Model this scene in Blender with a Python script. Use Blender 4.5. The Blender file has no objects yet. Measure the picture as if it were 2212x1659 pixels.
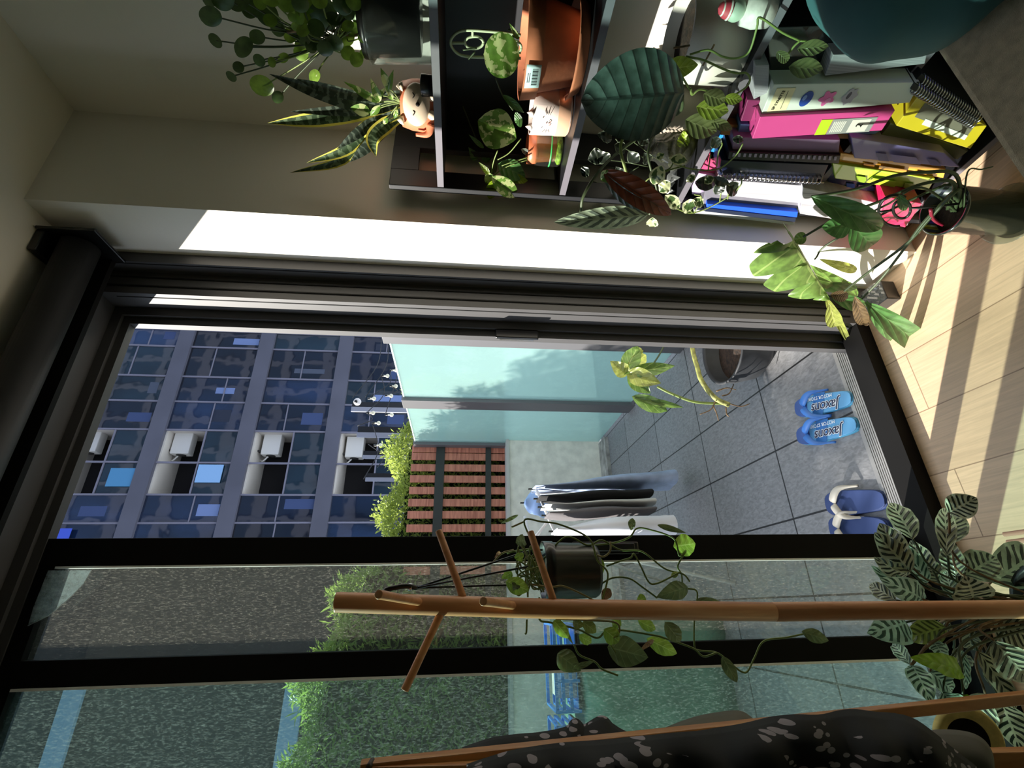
import bpy, bmesh, math, random
from mathutils import Vector, Matrix, Euler
random.seed(7)
C = bpy.context.scene
COL = C.collection
# ---------------------------------------------------------------- camera, sky, sun, exposure
H = 1.4                                   # eye height in the room (m)
FPX = 1030.27                             # focal length in pixels of a 2212 px wide frame
ROT = (1.47074616, 0.0, -1.54458350)
cam = bpy.data.cameras.new('camera'); camo = bpy.data.objects.new('camera', cam); COL.objects.link(camo)
RZ = lambda t: Matrix.Rotation(t, 3, 'Z')
CAMR = RZ(-0.444806813) @ Matrix.Rotation(1.47074616, 3, 'X') @ RZ(-1.54458350)
camo.matrix_world = Matrix.Translation((0, 0, H)) @ CAMR.to_4x4()
cam.sensor_width = 36.0; cam.sensor_fit = 'HORIZONTAL'; cam.lens = FPX/2212*36
cam.clip_start = 0.02; cam.clip_end = 200
C.camera = camo
C.view_settings.view_transform = 'Standard'; C.view_settings.look = 'None'
C.view_settings.gamma = 1.0; C.view_settings.use_curve_mapping = False
C.view_settings.exposure = 1.15
w = bpy.data.worlds.new('sky'); C.world = w; w.use_nodes = True
nt = w.node_tree; bg = nt.nodes['Background']
bg.inputs[0].default_value = (0.72, 0.83, 1.0, 1); bg.inputs[1].default_value = 1.0
SUND = Vector((1, -0.70, -0.66)).normalized()
sl = bpy.data.lights.new('sun', 'SUN'); sl.energy = 5.6; sl.angle = math.radians(0.55); sl.color = (1.0, 0.95, 0.86)
so = bpy.data.objects.new('sun', sl); COL.objects.link(so)
so.rotation_euler = SUND.to_track_quat('-Z', 'Y').to_euler(); so.location = (-8, 6, 8)

def ray(px, py):
    return CAMR @ Vector(((px-1106)/FPX, -(py-829.5)/FPX, -1.0))
def at(px, py, X=None, Y=None, Z=None):
    """the real point on the plane X=, Y= or Z= seen at a pixel of the photograph"""
    d = ray(px, py)
    t = X/d.x if X is not None else (Y/d.y if Y is not None else (Z-H)/d.z)
    return Vector((0, 0, H)) + d*t
def mpp(p):                                # metres per pixel at a point
    v = CAMR.transposed() @ (Vector(p)-Vector((0, 0, H)))
    return abs(v.z)/FPX

# ---------------------------------------------------------------- materials
def lin(c):
    return tuple(((x/255)/12.92 if x/255 <= .04045 else ((x/255+.055)/1.055)**2.4) for x in c)+(1,)
MC = {}
def M(name, rgb, rough=.6, metal=0, var=0, scale=8, bump=0, bscale=60, spec=.5, stretch=(1, 1, 1), rgb2=None, trans=0, coat=0):
    if name in MC: return MC[name]
    m = bpy.data.materials.new(name); m.use_nodes = True; MC[name] = m
    n = m.node_tree; b = n.nodes['Principled BSDF']; L = n.links.new
    b.inputs['Base Color'].default_value = lin(rgb); b.inputs['Roughness'].default_value = rough
    b.inputs['Metallic'].default_value = metal; b.inputs['Specular IOR Level'].default_value = spec
    b.inputs['Coat Weight'].default_value = coat
    if var or bump or rgb2:
        tc = n.nodes.new('ShaderNodeTexCoord'); mp = n.nodes.new('ShaderNodeMapping')
        mp.inputs['Scale'].default_value = stretch; L(tc.outputs['Object'], mp.inputs[0])
        if var or rgb2:
            no = n.nodes.new('ShaderNodeTexNoise'); no.inputs['Scale'].default_value = scale; no.inputs['Detail'].default_value = 5
            L(mp.outputs[0], no.inputs[0])
            r = n.nodes.new('ShaderNodeValToRGB'); r.color_ramp.elements[0].position = .32; r.color_ramp.elements[1].position = .68
            a = rgb2 or tuple(max(0, x*(1-var)) for x in rgb); bb = rgb if rgb2 else tuple(min(255, x*(1+var)) for x in rgb)
            r.color_ramp.elements[0].color = lin(a); r.color_ramp.elements[1].color = lin(bb)
            L(no.outputs[0], r.inputs[0]); L(r.outputs[0], b.inputs['Base Color'])
        if bump:
            n2 = n.nodes.new('ShaderNodeTexNoise'); n2.inputs['Scale'].default_value = bscale; L(mp.outputs[0], n2.inputs[0])
            bu = n.nodes.new('ShaderNodeBump'); bu.inputs['Strength'].default_value = bump; bu.inputs['Distance'].default_value = .004
            L(n2.outputs[0], bu.inputs['Height']); L(bu.outputs[0], b.inputs['Normal'])
    if trans:
        o = n.nodes['Material Output']; t = n.nodes.new('ShaderNodeBsdfTranslucent'); t.inputs[0].default_value = lin(tuple(min(255, x*1.25) for x in rgb))
        mx = n.nodes.new('ShaderNodeMixShader'); mx.inputs[0].default_value = trans
        L(b.outputs[0], mx.inputs[1]); L(t.outputs[0], mx.inputs[2]); L(mx.outputs[0], o.inputs[0])
    return m
def glass(name, tint, dirt=0, dscale=60, rough=0.0, ior=1.45, dcol=(200, 205, 200), stretch=(1, 1, 1), dpos=(.5, .75), base=0):
    if name in MC: return MC[name]
    m = bpy.data.materials.new(name); m.use_nodes = True; MC[name] = m
    n = m.node_tree; L = n.links.new; n.nodes.remove(n.nodes['Principled BSDF']); o = n.nodes['Material Output']
    t = n.nodes.new('ShaderNodeBsdfTransparent'); t.inputs[0].default_value = lin(tint)
    g = n.nodes.new('ShaderNodeBsdfGlossy'); g.inputs['Roughness'].default_value = rough; g.inputs[0].default_value = (1, 1, 1, 1)
    ge = n.nodes.new('ShaderNodeNewGeometry'); dt = n.nodes.new('ShaderNodeVectorMath'); dt.operation = 'DOT_PRODUCT'
    L(ge.outputs['Normal'], dt.inputs[0]); L(ge.outputs['Incoming'], dt.inputs[1]); fr = None; r0 = ((ior-1)/(ior+1))**2
    for op, v in (('ABSOLUTE', None), ('SUBTRACT', 1.0), ('POWER', 5.0), ('MULTIPLY', 1-r0), ('ADD', r0)):   # Schlick's reflectance of a thin pane
        q = n.nodes.new('ShaderNodeMath'); q.operation = op
        if fr is None: L(dt.outputs['Value'], q.inputs[0])
        elif op == 'SUBTRACT': q.inputs[0].default_value = 1.0; L(fr, q.inputs[1])
        else: L(fr, q.inputs[0]); q.inputs[1].default_value = v
        fr = q.outputs[0]
    mx = n.nodes.new('ShaderNodeMixShader'); L(fr, mx.inputs[0]); L(t.outputs[0], mx.inputs[1]); L(g.outputs[0], mx.inputs[2])
    out = mx
    if dirt or base:
        d = n.nodes.new('ShaderNodeBsdfDiffuse'); d.inputs[0].default_value = lin(dcol)
        tl = n.nodes.new('ShaderNodeBsdfTranslucent'); tl.inputs[0].default_value = lin(dcol)
        ad = n.nodes.new('ShaderNodeMixShader'); ad.inputs[0].default_value = .6; L(d.outputs[0], ad.inputs[1]); L(tl.outputs[0], ad.inputs[2])
        tc = n.nodes.new('ShaderNodeTexCoord'); mp = n.nodes.new('ShaderNodeMapping'); mp.inputs['Scale'].default_value = stretch
        no = n.nodes.new('ShaderNodeTexNoise'); no.inputs['Scale'].default_value = dscale; no.inputs['Detail'].default_value = 6; no.inputs['Roughness'].default_value = .75
        L(tc.outputs['Object'], mp.inputs[0]); L(mp.outputs[0], no.inputs[0])
        mr = n.nodes.new('ShaderNodeMapRange'); mr.inputs[1].default_value = dpos[0]; mr.inputs[2].default_value = dpos[1]
        mr.inputs[3].default_value = base; mr.inputs[4].default_value = base+dirt
        L(no.outputs[0], mr.inputs[0])
        m2 = n.nodes.new('ShaderNodeMixShader'); L(mr.outputs[0], m2.inputs[0]); L(mx.outputs[0], m2.inputs[1]); L(ad.outputs[0], m2.inputs[2]); out = m2
    L(out.outputs[0], o.inputs[0])
    return m
def wood(name, c1, c2, scale=(1, 1, 12), rough=.45, dist=3):
    if name in MC: return MC[name]
    m = M(name, c1, rough); n = m.node_tree; b = n.nodes['Principled BSDF']; L = n.links.new
    tc = n.nodes.new('ShaderNodeTexCoord'); mp = n.nodes.new('ShaderNodeMapping'); mp.inputs['Scale'].default_value = scale
    no = n.nodes.new('ShaderNodeTexNoise'); no.inputs['Scale'].default_value = dist; no.inputs['Detail'].default_value = 8; no.inputs['Distortion'].default_value = .6
    r = n.nodes.new('ShaderNodeValToRGB'); r.color_ramp.elements[0].position = .35; r.color_ramp.elements[1].position = .65
    r.color_ramp.elements[0].color = lin(c2); r.color_ramp.elements[1].color = lin(c1)
    L(tc.outputs['Object'], mp.inputs[0]); L(mp.outputs[0], no.inputs[0]); L(no.outputs[0], r.inputs[0]); L(r.outputs[0], b.inputs['Base Color'])
    return m
def brick_mat(name, c1, c2, mortar, bw, rh, ms, rough, off=.5, orig=(0, 0, 0), rot=0, grain=(1, 1, 1), gs=20, gamt=.3, bump=0.0, freq=2):
    if name in MC: return MC[name]
    m = M(name, c1, rough); n = m.node_tree; b = n.nodes['Principled BSDF']; L = n.links.new
    tc = n.nodes.new('ShaderNodeTexCoord'); mp = n.nodes.new('ShaderNodeMapping')
    mp.inputs['Location'].default_value = orig; mp.inputs['Rotation'].default_value = (0, 0, rot)
    ge = n.nodes.new('ShaderNodeNewGeometry')
    L(ge.outputs['Position'], mp.inputs[0])
    br = n.nodes.new('ShaderNodeTexBrick'); br.offset = off; br.offset_frequency = freq; br.squash = 1
    br.inputs['Scale'].default_value = 1; br.inputs['Brick Width'].default_value = bw; br.inputs['Row Height'].default_value = rh
    br.inputs['Mortar Size'].default_value = ms; br.inputs['Mortar Smooth'].default_value = .1
    br.inputs['Color1'].default_value = lin(c1); br.inputs['Color2'].default_value = lin(c2); br.inputs['Mortar'].default_value = lin(mortar)
    L(mp.outputs[0], br.inputs[0])
    mp2 = n.nodes.new('ShaderNodeMapping'); mp2.inputs['Scale'].default_value = grain; L(mp.outputs[0], mp2.inputs[0])
    no = n.nodes.new('ShaderNodeTexNoise'); no.inputs['Scale'].default_value = gs; no.inputs['Detail'].default_value = 8; no.inputs['Distortion'].default_value = .8; L(mp2.outputs[0], no.inputs[0])
    mr = n.nodes.new('ShaderNodeMapRange'); mr.inputs[1].default_value = .3; mr.inputs[2].default_value = .7; mr.inputs[3].default_value = 1-gamt; mr.inputs[4].default_value = 1+gamt*.6
    L(no.outputs[0], mr.inputs[0])
    mu = n.nodes.new('ShaderNodeVectorMath'); mu.operation = 'SCALE'; L(br.outputs['Color'], mu.inputs[0]); L(mr.outputs[0], mu.inputs['Scale']); L(mu.outputs[0], b.inputs['Base Color'])
    if bump:
        bu = n.nodes.new('ShaderNodeBump'); bu.inputs['Strength'].default_value = bump; bu.inputs['Distance'].default_value = .003
        L(no.outputs[0], bu.inputs['Height']); L(bu.outputs[0], b.inputs['Normal'])
    return m
def leafmat(name, base, vein, edge=None, kind='plain', rough=.35, trans=.35, freq=9, coat=0.3, edgew=.12, base2=None):
    """leaf colouring in leaf coordinates: u -1..1 across the blade, v 0..1 from stalk to tip"""
    if name in MC: return MC[name]
    m = bpy.data.materials.new(name); m.use_nodes = True; MC[name] = m
    n = m.node_tree; b = n.nodes['Principled BSDF']; L = n.links.new; N = n.nodes.new
    b.inputs['Roughness'].default_value = rough; b.inputs['Coat Weight'].default_value = coat; b.inputs['Coat Roughness'].default_value = .25
    uv = N('ShaderNodeUVMap'); uv.uv_map = 'leaf'; sp = N('ShaderNodeSeparateXYZ'); L(uv.outputs[0], sp.inputs[0])
    def mth(op, a, bb=None):
        x = N('ShaderNodeMath'); x.operation = op
        for i, v in enumerate((a, bb)):
            if v is None: continue
            if isinstance(v, (int, float)): x.inputs[i].default_value = v
            else: L(v, x.inputs[i])
        return x.outputs[0]
    def mix(fac, c1, c2):
        x = N('ShaderNodeMix'); x.data_type = 'RGBA'
        L(fac, x.inputs[0])
        for i, v in ((6, c1), (7, c2)):
            if isinstance(v, tuple): x.inputs[i].default_value = lin(v)
            else: L(v, x.inputs[i])
        return x.outputs[2]
    u = mth('ABSOLUTE', sp.outputs[0]); v = sp.outputs[1]
    tc = N('ShaderNodeTexCoord'); no = N('ShaderNodeTexNoise'); no.inputs['Scale'].default_value = 45; no.inputs['Detail'].default_value = 4
    L(tc.outputs['Object'], no.inputs[0]); nz = no.outputs[0]
    base2 = base2 or tuple(x*.78 for x in base)
    col = mix(mth('MULTIPLY', mth('SUBTRACT', nz, .35), 3.2), tuple(base2), base)
    n.nodes[-1].clamp_factor = True
    if kind == 'zebra':
        ph = mth('SUBTRACT', mth('MULTIPLY', v, freq), mth('MULTIPLY', u, 1.5))
        ph = mth('ADD', ph, mth('MULTIPLY', nz, .5))
        s = mth('SINE', mth('MULTIPLY', ph, 6.2832))
        f = mth('GREATER_THAN', mth('ADD', s, mth('MULTIPLY', mth('SUBTRACT', .55, u), .3)), .18)
        inside = mth('LESS_THAN', u, .84); rib = mth('GREATER_THAN', u, .07)
        f = mth('MULTIPLY', mth('MULTIPLY', f, inside), rib)
        col = mix(f, col, vein)
    elif kind == 'vein':
        ph = mth('SUBTRACT', mth('MULTIPLY', v, freq), mth('MULTIPLY', u, 1.2))
        s = mth('ABSOLUTE', mth('SINE', mth('MULTIPLY', ph, 3.1416)))
        f = mth('LESS_THAN', s, .12); rib = mth('LESS_THAN', u, .05)
        col = mix(mth('MULTIPLY', mth('MAXIMUM', f, rib), .6), col, vein)
    elif kind == 'snake':
        ph = mth('ADD', mth('MULTIPLY', v, 26), mth('MULTIPLY', nz, 5))
        f = mth('GREATER_THAN', mth('SINE', mth('MULTIPLY', ph, 3.1)), .35)
        col = mix(f, col, vein)
    elif kind == 'varieg':
        n3 = N('ShaderNodeTexNoise'); n3.inputs['Scale'].default_value = 60; n3.inputs['Detail'].default_value = 2; L(tc.outputs['Object'], n3.inputs[0])
        f = mth('GREATER_THAN', mth('ADD', n3.outputs[0], mth('MULTIPLY', u, .06)), .56); col = mix(mth('MULTIPLY', f, .8), col, vein)
    if edge: col = mix(mth('GREATER_THAN', mth('ADD', u, mth('MULTIPLY', mth('SUBTRACT', nz, .5), .15)), 1-edgew), col, edge)
    L(col, b.inputs['Base Color'])
    if kind in ('vein', 'zebra'):
        bu = N('ShaderNodeBump'); bu.inputs['Strength'].default_value = .5; bu.inputs['Distance'].default_value = .004
        L(mth('ABSOLUTE', mth('SINE', mth('MULTIPLY', mth('SUBTRACT', mth('MULTIPLY', v, freq), mth('MULTIPLY', u, 1.3)), 3.1416))), bu.inputs['Height']); L(bu.outputs[0], b.inputs['Normal'])
    o = n.nodes['Material Output']; t = N('ShaderNodeBsdfTranslucent'); L(col, t.inputs[0])
    mx = N('ShaderNodeMixShader'); mx.inputs[0].default_value = trans
    L(b.outputs[0], mx.inputs[1]); L(t.outputs[0], mx.inputs[2]); L(mx.outputs[0], o.inputs[0])
    return m

# ---------------------------------------------------------------- object helpers
class MB:
    def __init__(s): s.v = []; s.f = []; s.uv = []; s.sm = []
    def add(s, vs, fs, uvs=None, smooth=False):
        o = len(s.v); s.v += [Vector(v) for v in vs]
        s.f += [tuple(i+o for i in f) for f in fs]; s.uv += (uvs or [(0, 0)]*len(vs)); s.sm += [smooth]*len(fs); return s
    def box(s, a, b):
        x0, x1 = sorted((a[0], b[0])); y0, y1 = sorted((a[1], b[1])); z0, z1 = sorted((a[2], b[2]))
        return s.hexa([(x0, y0, z0), (x1, y0, z0), (x1, y1, z0), (x0, y1, z0)], [(x0, y0, z1), (x1, y0, z1), (x1, y1, z1), (x0, y1, z1)])
    def hexa(s, lo, hi):
        return s.add(list(lo)+list(hi), [(3, 2, 1, 0), (4, 5, 6, 7), (0, 1, 5, 4), (1, 2, 6, 5), (2, 3, 7, 6), (3, 0, 4, 7)])
    def prism(s, pts, d):
        n = len(pts); d = Vector(d); a = [Vector(p) for p in pts]
        return s.add(a+[p+d for p in a], [tuple(range(n))[::-1], tuple(range(n, 2*n))]+[(i, (i+1) % n, (i+1) % n+n, i+n) for i in range(n)])
    def lathe(s, c, prof, seg=40, axis=None, sy=1.0):
        """profile of (radius, height) about a vertical axis through c"""
        c = Vector(c); q = Vector((0, 0, 1)).rotation_difference(Vector(axis).normalized()) if axis is not None else None
        vs = []
        for r, z in prof:
            for k in range(seg):
                a = 2*math.pi*k/seg; p = Vector((r*math.cos(a), r*math.sin(a)*sy, z))
                if q: p = q @ p
                vs.append(c+p)
        fs = [(i*seg+k, i*seg+(k+1) % seg, (i+1)*seg+(k+1) % seg, (i+1)*seg+k) for i in range(len(prof)-1) for k in range(seg)]
        return s.add(vs, fs, smooth=True)
    def tube(s, pts, r, seg=8, r2=None, cap=True):
        pts = [Vector(p) for p in pts]; n = len(pts); r2 = r if r2 is None else r2
        vs = []; up = None
        for i, p in enumerate(pts):
            t = (pts[min(i+1, n-1)]-pts[max(i-1, 0)]); t = t.normalized() if t.length > 1e-9 else Vector((0, 0, 1))
            if up is None:
                up = Vector((0, 0, 1)) if abs(t.z) < .9 else Vector((1, 0, 0))
            up = (up-t*up.dot(t)); up = up.normalized() if up.length > 1e-6 else t.orthogonal().normalized()
            b = t.cross(up); rr = r+(r2-r)*i/max(1, n-1)
            for k in range(seg):
                a = 2*math.pi*k/seg; vs.append(p+(up*math.cos(a)+b*math.sin(a))*rr)
        fs = [(i*seg+k, i*seg+(k+1) % seg, (i+1)*seg+(k+1) % seg, (i+1)*seg+k) for i in range(n-1) for k in range(seg)]
        if cap: fs += [tuple(range(seg))[::-1], tuple(range((n-1)*seg, n*seg))]
        return s.add(vs, fs, smooth=True)
    def sphere(s, c, r, seg=20, rings=12, sc=(1, 1, 1)):
        vs = []; c = Vector(c)
        for i in range(rings+1):
            t = math.pi*i/rings
            for k in range(seg):
                a = 2*math.pi*k/seg
                vs.append(c+Vector((r*sc[0]*math.sin(t)*math.cos(a), r*sc[1]*math.sin(t)*math.sin(a), r*sc[2]*math.cos(t))))
        return s.add(vs, [(i*seg+k, i*seg+(k+1) % seg, (i+1)*seg+(k+1) % seg, (i+1)*seg+k) for i in range(rings) for k in range(seg)], smooth=True)
    def grid(s, rows, smooth=True, uv=None):
        m = len(rows[0]); vs = [p for r in rows for p in r]
        return s.add(vs, [(i*m+j, i*m+j+1, (i+1)*m+j+1, (i+1)*m+j) for i in range(len(rows)-1) for j in range(m-1)], uv, smooth)
ORG = {}
def obj(name, mb, mat, parent=None, bevel=0, solid=0, sub=0):
    me = bpy.data.meshes.new(name)
    if parent is not None: o0 = ORG[parent.name]
    else:
        xs = [v.x for v in mb.v]; ys = [v.y for v in mb.v]; zs = [v.z for v in mb.v]
        o0 = Vector(((min(xs)+max(xs))/2, (min(ys)+max(ys))/2, min(zs)))
    me.from_pydata([v-o0 for v in mb.v], [], mb.f); me.materials.append(mat)
    me.polygons.foreach_set('use_smooth', mb.sm)
    if any(u != (0, 0) for u in mb.uv):
        l = me.uv_layers.new(name='leaf')
        for lp in me.loops: l.data[lp.index].uv = mb.uv[lp.vertex_index]
    me.update()
    o = bpy.data.objects.new(name, me); COL.objects.link(o)
    if parent is not None: o.parent = parent
    else: o.location = o0
    ORG[o.name] = o0
    if bevel:
        b = o.modifiers.new('bevel', 'BEVEL'); b.width = bevel; b.segments = 2; b.limit_method = 'ANGLE'
    if solid:
        b = o.modifiers.new('solid', 'SOLIDIFY'); b.thickness = solid; b.offset = 0
    if sub:
        b = o.modifiers.new('sub', 'SUBSURF'); b.levels = sub; b.render_levels = sub
    return o
def tag(o, label=None, cat=None, group=None, kind=None):
    for k, v in (('label', label), ('category', cat), ('group', group), ('kind', kind)):
        if v: o[k] = v
    return o
def thing(name, loc, label, cat, group=None):
    o = bpy.data.objects.new(name, None); COL.objects.link(o); o.location = loc; o.empty_display_size = .05
    ORG[o.name] = Vector(loc); return tag(o, label, cat, group)
def struct(name, mb, mat, **k):
    return tag(obj(name, mb, mat, **k), kind='structure')
def box(name, a, b, mat, parent=None, bevel=0): return obj(name, MB().box(a, b), mat, parent, bevel)
def spline(pts, n=6):
    pts = [Vector(p) for p in pts]; P = [pts[0]*2-pts[1]]+pts+[pts[-1]*2-pts[-2]]; out = []
    for i in range(1, len(P)-2):
        for k in range(n):
            t = k/n; a, b, c, d = P[i-1:i+3]
            out.append(.5*((2*b)+(-a+c)*t+(2*a-5*b+4*c-d)*t*t+(-a+3*b-3*c+d)*t**3))
    return out+[pts[-1]]
PROF = {
 'heart': lambda t: (math.sin(math.pi*min(1, t**.62))**.8)*(1 if t > .06 else .6+t*6),
 'round': lambda t: math.sqrt(max(0, 1-(2*t-1)**2)),
 'oval': lambda t: math.sin(math.pi*t**.85)**.72,
 'ellipse': lambda t: math.sin(math.pi*t**.95)**.58,
 'lance': lambda t: math.sin(math.pi*t**.75)**.9,
 'blade': lambda t: (min(1, .45+t*1.6))*(1-max(0, (t-.55)/.45)**1.8),
}
def leaf(name, parent, base, tip, wl, wr, kind, mat, fold=.25, droop=.1, twist=0, n=22, m=8, wave=0, curl=0):
    """one blade: runs base->tip, half widths wl/wr in metres, faces the eye and bends away from it"""
    base, tip = Vector(base), Vector(tip); ax = tip-base; Ln = ax.length; ax = ax.normalized()
    view = ((base+tip)/2-Vector((0, 0, H))).normalized()
    side = ax.cross(view); side = side.normalized() if side.length > 1e-4 else ax.orthogonal().normalized()
    q = Matrix.Rotation(twist, 3, ax); side = q @ side; nrm = side.cross(ax).normalized()
    if nrm.dot(view) > 0: nrm = -nrm
    f = PROF[kind]; rows = []; uv = []; ph = random.uniform(0, 6)
    for i in range(n+1):
        t = i/n; hw = max(f(t), .012)
        c = base+ax*(Ln*t)-nrm*(droop*Ln*(4*t*(1-t))*-1)
        row = []
        for j in range(m+1):
            u = -1+2*j/m; wd = wl if u < 0 else wr
            lobe = 0
            if kind == 'heart' and t < .12: lobe = -(abs(u)**1)*Ln*.13*(1-t/.12)
            p = c+side*(u*hw*wd)+nrm*(abs(u)*hw*wd*fold - curl*(u*hw)**2*wd)+ax*lobe
            if wave: p = p+nrm*(wave*math.sin(ph+t*19+u*2)*abs(u)*hw)
            row.append(p); uv.append((u, t+1e-4))
        rows.append(row)
    return obj(name, MB().grid(rows, True, uv), mat, parent)
def pleaf(parent, b, t, wpx, mat, kind='heart', fold=.25, droop=.1, twist=0, X=None, Y=None, X2=None, Y2=None, wave=0, side=1, curl=0, name='leaf'):
    B = at(b[0], b[1], X=X, Y=Y); T = at(t[0], t[1], X=X2 or (X if Y is None else None), Y=Y2 or Y)
    k = mpp((B+T)/2)*.5*wpx
    return leaf(name, parent, B, T, k, k*side, kind, mat, fold, droop, twist, wave=wave, curl=curl)
def stem(parent, pts, r, mat, name='stem', X=None, Y=None, r2=None, planes=None):
    P = []
    for i, p in enumerate(pts):
        if len(p) == 3 and not isinstance(p, Vector): P.append(at(p[0], p[1], X=p[2] if X is not None or planes == 'X' else None, Y=p[2] if Y is not None or planes == 'Y' else None))
        elif isinstance(p, Vector): P.append(p)
        else: P.append(at(p[0], p[1], X=X, Y=Y))
    return obj(name, MB().tube(spline(P, 5), r, 7, r2), mat, parent)
def curve_text(name, s, mat, parent, loc, rot, size, ext=.0004, shear=0, off=0.0, org=None):
    cu = bpy.data.curves.new(name, 'FONT'); cu.body = s; cu.size = size; cu.extrude = ext; cu.shear = shear; cu.offset = off
    cu.align_x = 'CENTER'; cu.align_y = 'CENTER'; cu.materials.append(mat)
    tmp = bpy.data.objects.new('tmp_text', cu); COL.objects.link(tmp)
    me = bpy.data.meshes.new_from_object(tmp.evaluated_get(bpy.context.evaluated_depsgraph_get()))
    bpy.data.objects.remove(tmp); bpy.data.curves.remove(cu); me.name = name; me.materials.clear(); me.materials.append(mat)
    o = bpy.data.objects.new(name, me); COL.objects.link(o); o.parent = parent
    o.location = Vector(loc)-ORG[parent.name]; o.rotation_euler = rot; ORG[o.name] = Vector(loc); return o

# ---------------------------------------------------------------- material set
WALL = M('wall_paint', (240, 235, 224), .85, bump=.05, bscale=180)
CEIL = M('ceiling_paint', (240, 234, 220), .9)
BLK = M('black_frame', (19, 18, 18), .62, var=.15, scale=3, spec=.12)
CHAR = M('charcoal_frame', (74, 73, 74), .5)
SHELF = M('black_shelf', (27, 28, 32), .42)
EDGE = M('shelf_edge', (104, 100, 108), .5)
PLAST = M('black_plastic', (20, 21, 22), .32, coat=.15)
TERR = M('terracotta', (186, 112, 78), .75, var=.08, scale=20, bump=.1)
SOIL = M('soil', (44, 32, 24), .95, var=.4, scale=60, bump=.8, bscale=120)
WHT = M('white_ceramic', (222, 214, 208), .45)
GREENSTEM = M('green_stem', (120, 138, 72), .5, trans=.15)
DARKSTEM = M('dark_stem', (62, 76, 48), .5)
BROWNSTEM = M('brown_stem', (110, 88, 62), .7, var=.3, scale=60)
BEECH = wood('beech_wood', (226, 164, 116), (204, 138, 92), (6, 6, .8), .38, 9)
BAMB = wood('bamboo_wood', (205, 145, 88), (176, 112, 60), (8, 8, 1), .4, 9)
FLOORM = brick_mat('oak_planks', (216, 186, 154), (204, 174, 142), (150, 122, 96), 1.4, .1862, .0016, .42, .37, orig=(-.20, -.712+.1862*6, 0), rot=math.pi/2, grain=(1.5, 26, 1), gs=4.2, gamt=.15, bump=.1)
TILE = brick_mat('slate_tiles', (132, 132, 134), (121, 122, 125), (18, 18, 20), .6155, .2975, .004, .55, 0, orig=(-1.934+.6155*4, .92+.2975*4, 0), rot=-math.pi/2, grain=(4, 9, 1), gs=9, gamt=.3, bump=.3)
L_HEART = leafmat('philodendron_leaf', (156, 184, 70), (196, 212, 120), kind='vein', freq=5, trans=.6)
L_HEARTD = leafmat('philodendron_dark_leaf', (122, 134, 84), (146, 156, 108), kind='vein', freq=5, trans=.45)
L_PILEA = leafmat('pilea_leaf', (76, 104, 56), (96, 128, 70), trans=.25, rough=.3)
L_PILEAL = leafmat('pilea_bright_leaf', (140, 178, 70), (150, 180, 90), trans=.45)
L_SNAKE = leafmat('snake_leaf', (58, 80, 50), (96, 116, 84), edge=(226, 216, 92), kind='snake', trans=.2, edgew=.3)
L_SNAKED = leafmat('snake_dark_leaf', (44, 56, 44), (84, 96, 82), kind='snake', trans=.1)
L_VAR = leafmat('variegated_leaf', (112, 154, 62), (206, 214, 150), kind='varieg', trans=.35)
L_IVY = leafmat('ivy_leaf', (78, 108, 56), (214, 222, 170), edge=(216, 222, 176), kind='varieg', trans=.35, edgew=.3)
L_IVYD = leafmat('ivy_dark_leaf', (36, 46, 36), (70, 84, 66), edge=(120, 132, 110), trans=.1, edgew=.1)
L_ALO = leafmat('alocasia_leaf', (74, 92, 86), (20, 30, 28), kind='vein', freq=9, trans=.04, rough=.28, coat=.6, base2=(50, 66, 60))
L_ALOS = leafmat('alocasia_silver_leaf', (150, 168, 140), (66, 78, 66), kind='zebra', freq=8, trans=.2)
L_ALOR = leafmat('alocasia_red_leaf', (132, 66, 44), (60, 40, 32), kind='vein', freq=8, trans=.3)
L_MON = leafmat('monstera_leaf', (122, 158, 76), (176, 196, 120), kind='vein', freq=4, trans=.35)
L_MOND = leafmat('monstera_dark_leaf', (86, 136, 70), (110, 146, 90), kind='vein', freq=5, trans=.25)
L_MONY = leafmat('monstera_yellow_leaf', (170, 180, 88), (200, 204, 130), kind='vein', freq=5, trans=.4)
L_ZEB = leafmat('calathea_leaf', (214, 220, 188), (36, 48, 38), kind='zebra', freq=7, trans=.22)
L_ZEBB = leafmat('calathea_bright_leaf', (196, 232, 204), (48, 84, 66), kind='zebra', freq=7, trans=.3)
L_LIME = leafmat('lime_leaf', (152, 184, 36), (120, 150, 30), kind='vein', freq=7, trans=.4)

# ================================================================= THE ROOM
XA, YA, ZC, XR = .991, 1.038, 2.553, 1.342
YF = 1.23
struct('floor', MB().box((-3.2, -4.2, -.1), (XR+.1, 1.281, 0)), FLOORM)
struct('ceiling', MB().box((-3.2, -4.2, ZC), (XR+.1, 1.40, ZC+.2)), CEIL)
struct('wall_rear', MB().box((-3.3, -4.3, -.1), (XR+.1, -4.2, ZC+.2)), WALL)
struct('wall_side', MB().box((-3.3, -4.2, -.1), (-3.2, 1.42, ZC+.2)), WALL)
struct('wall_right', MB().box((XR, -4.2, -.1), (XR+.15, 1.6, ZC)), WALL)
struct('wall_front', MB().box((XA, YA, -.1), (XR, 1.6, ZC)), WALL)
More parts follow.
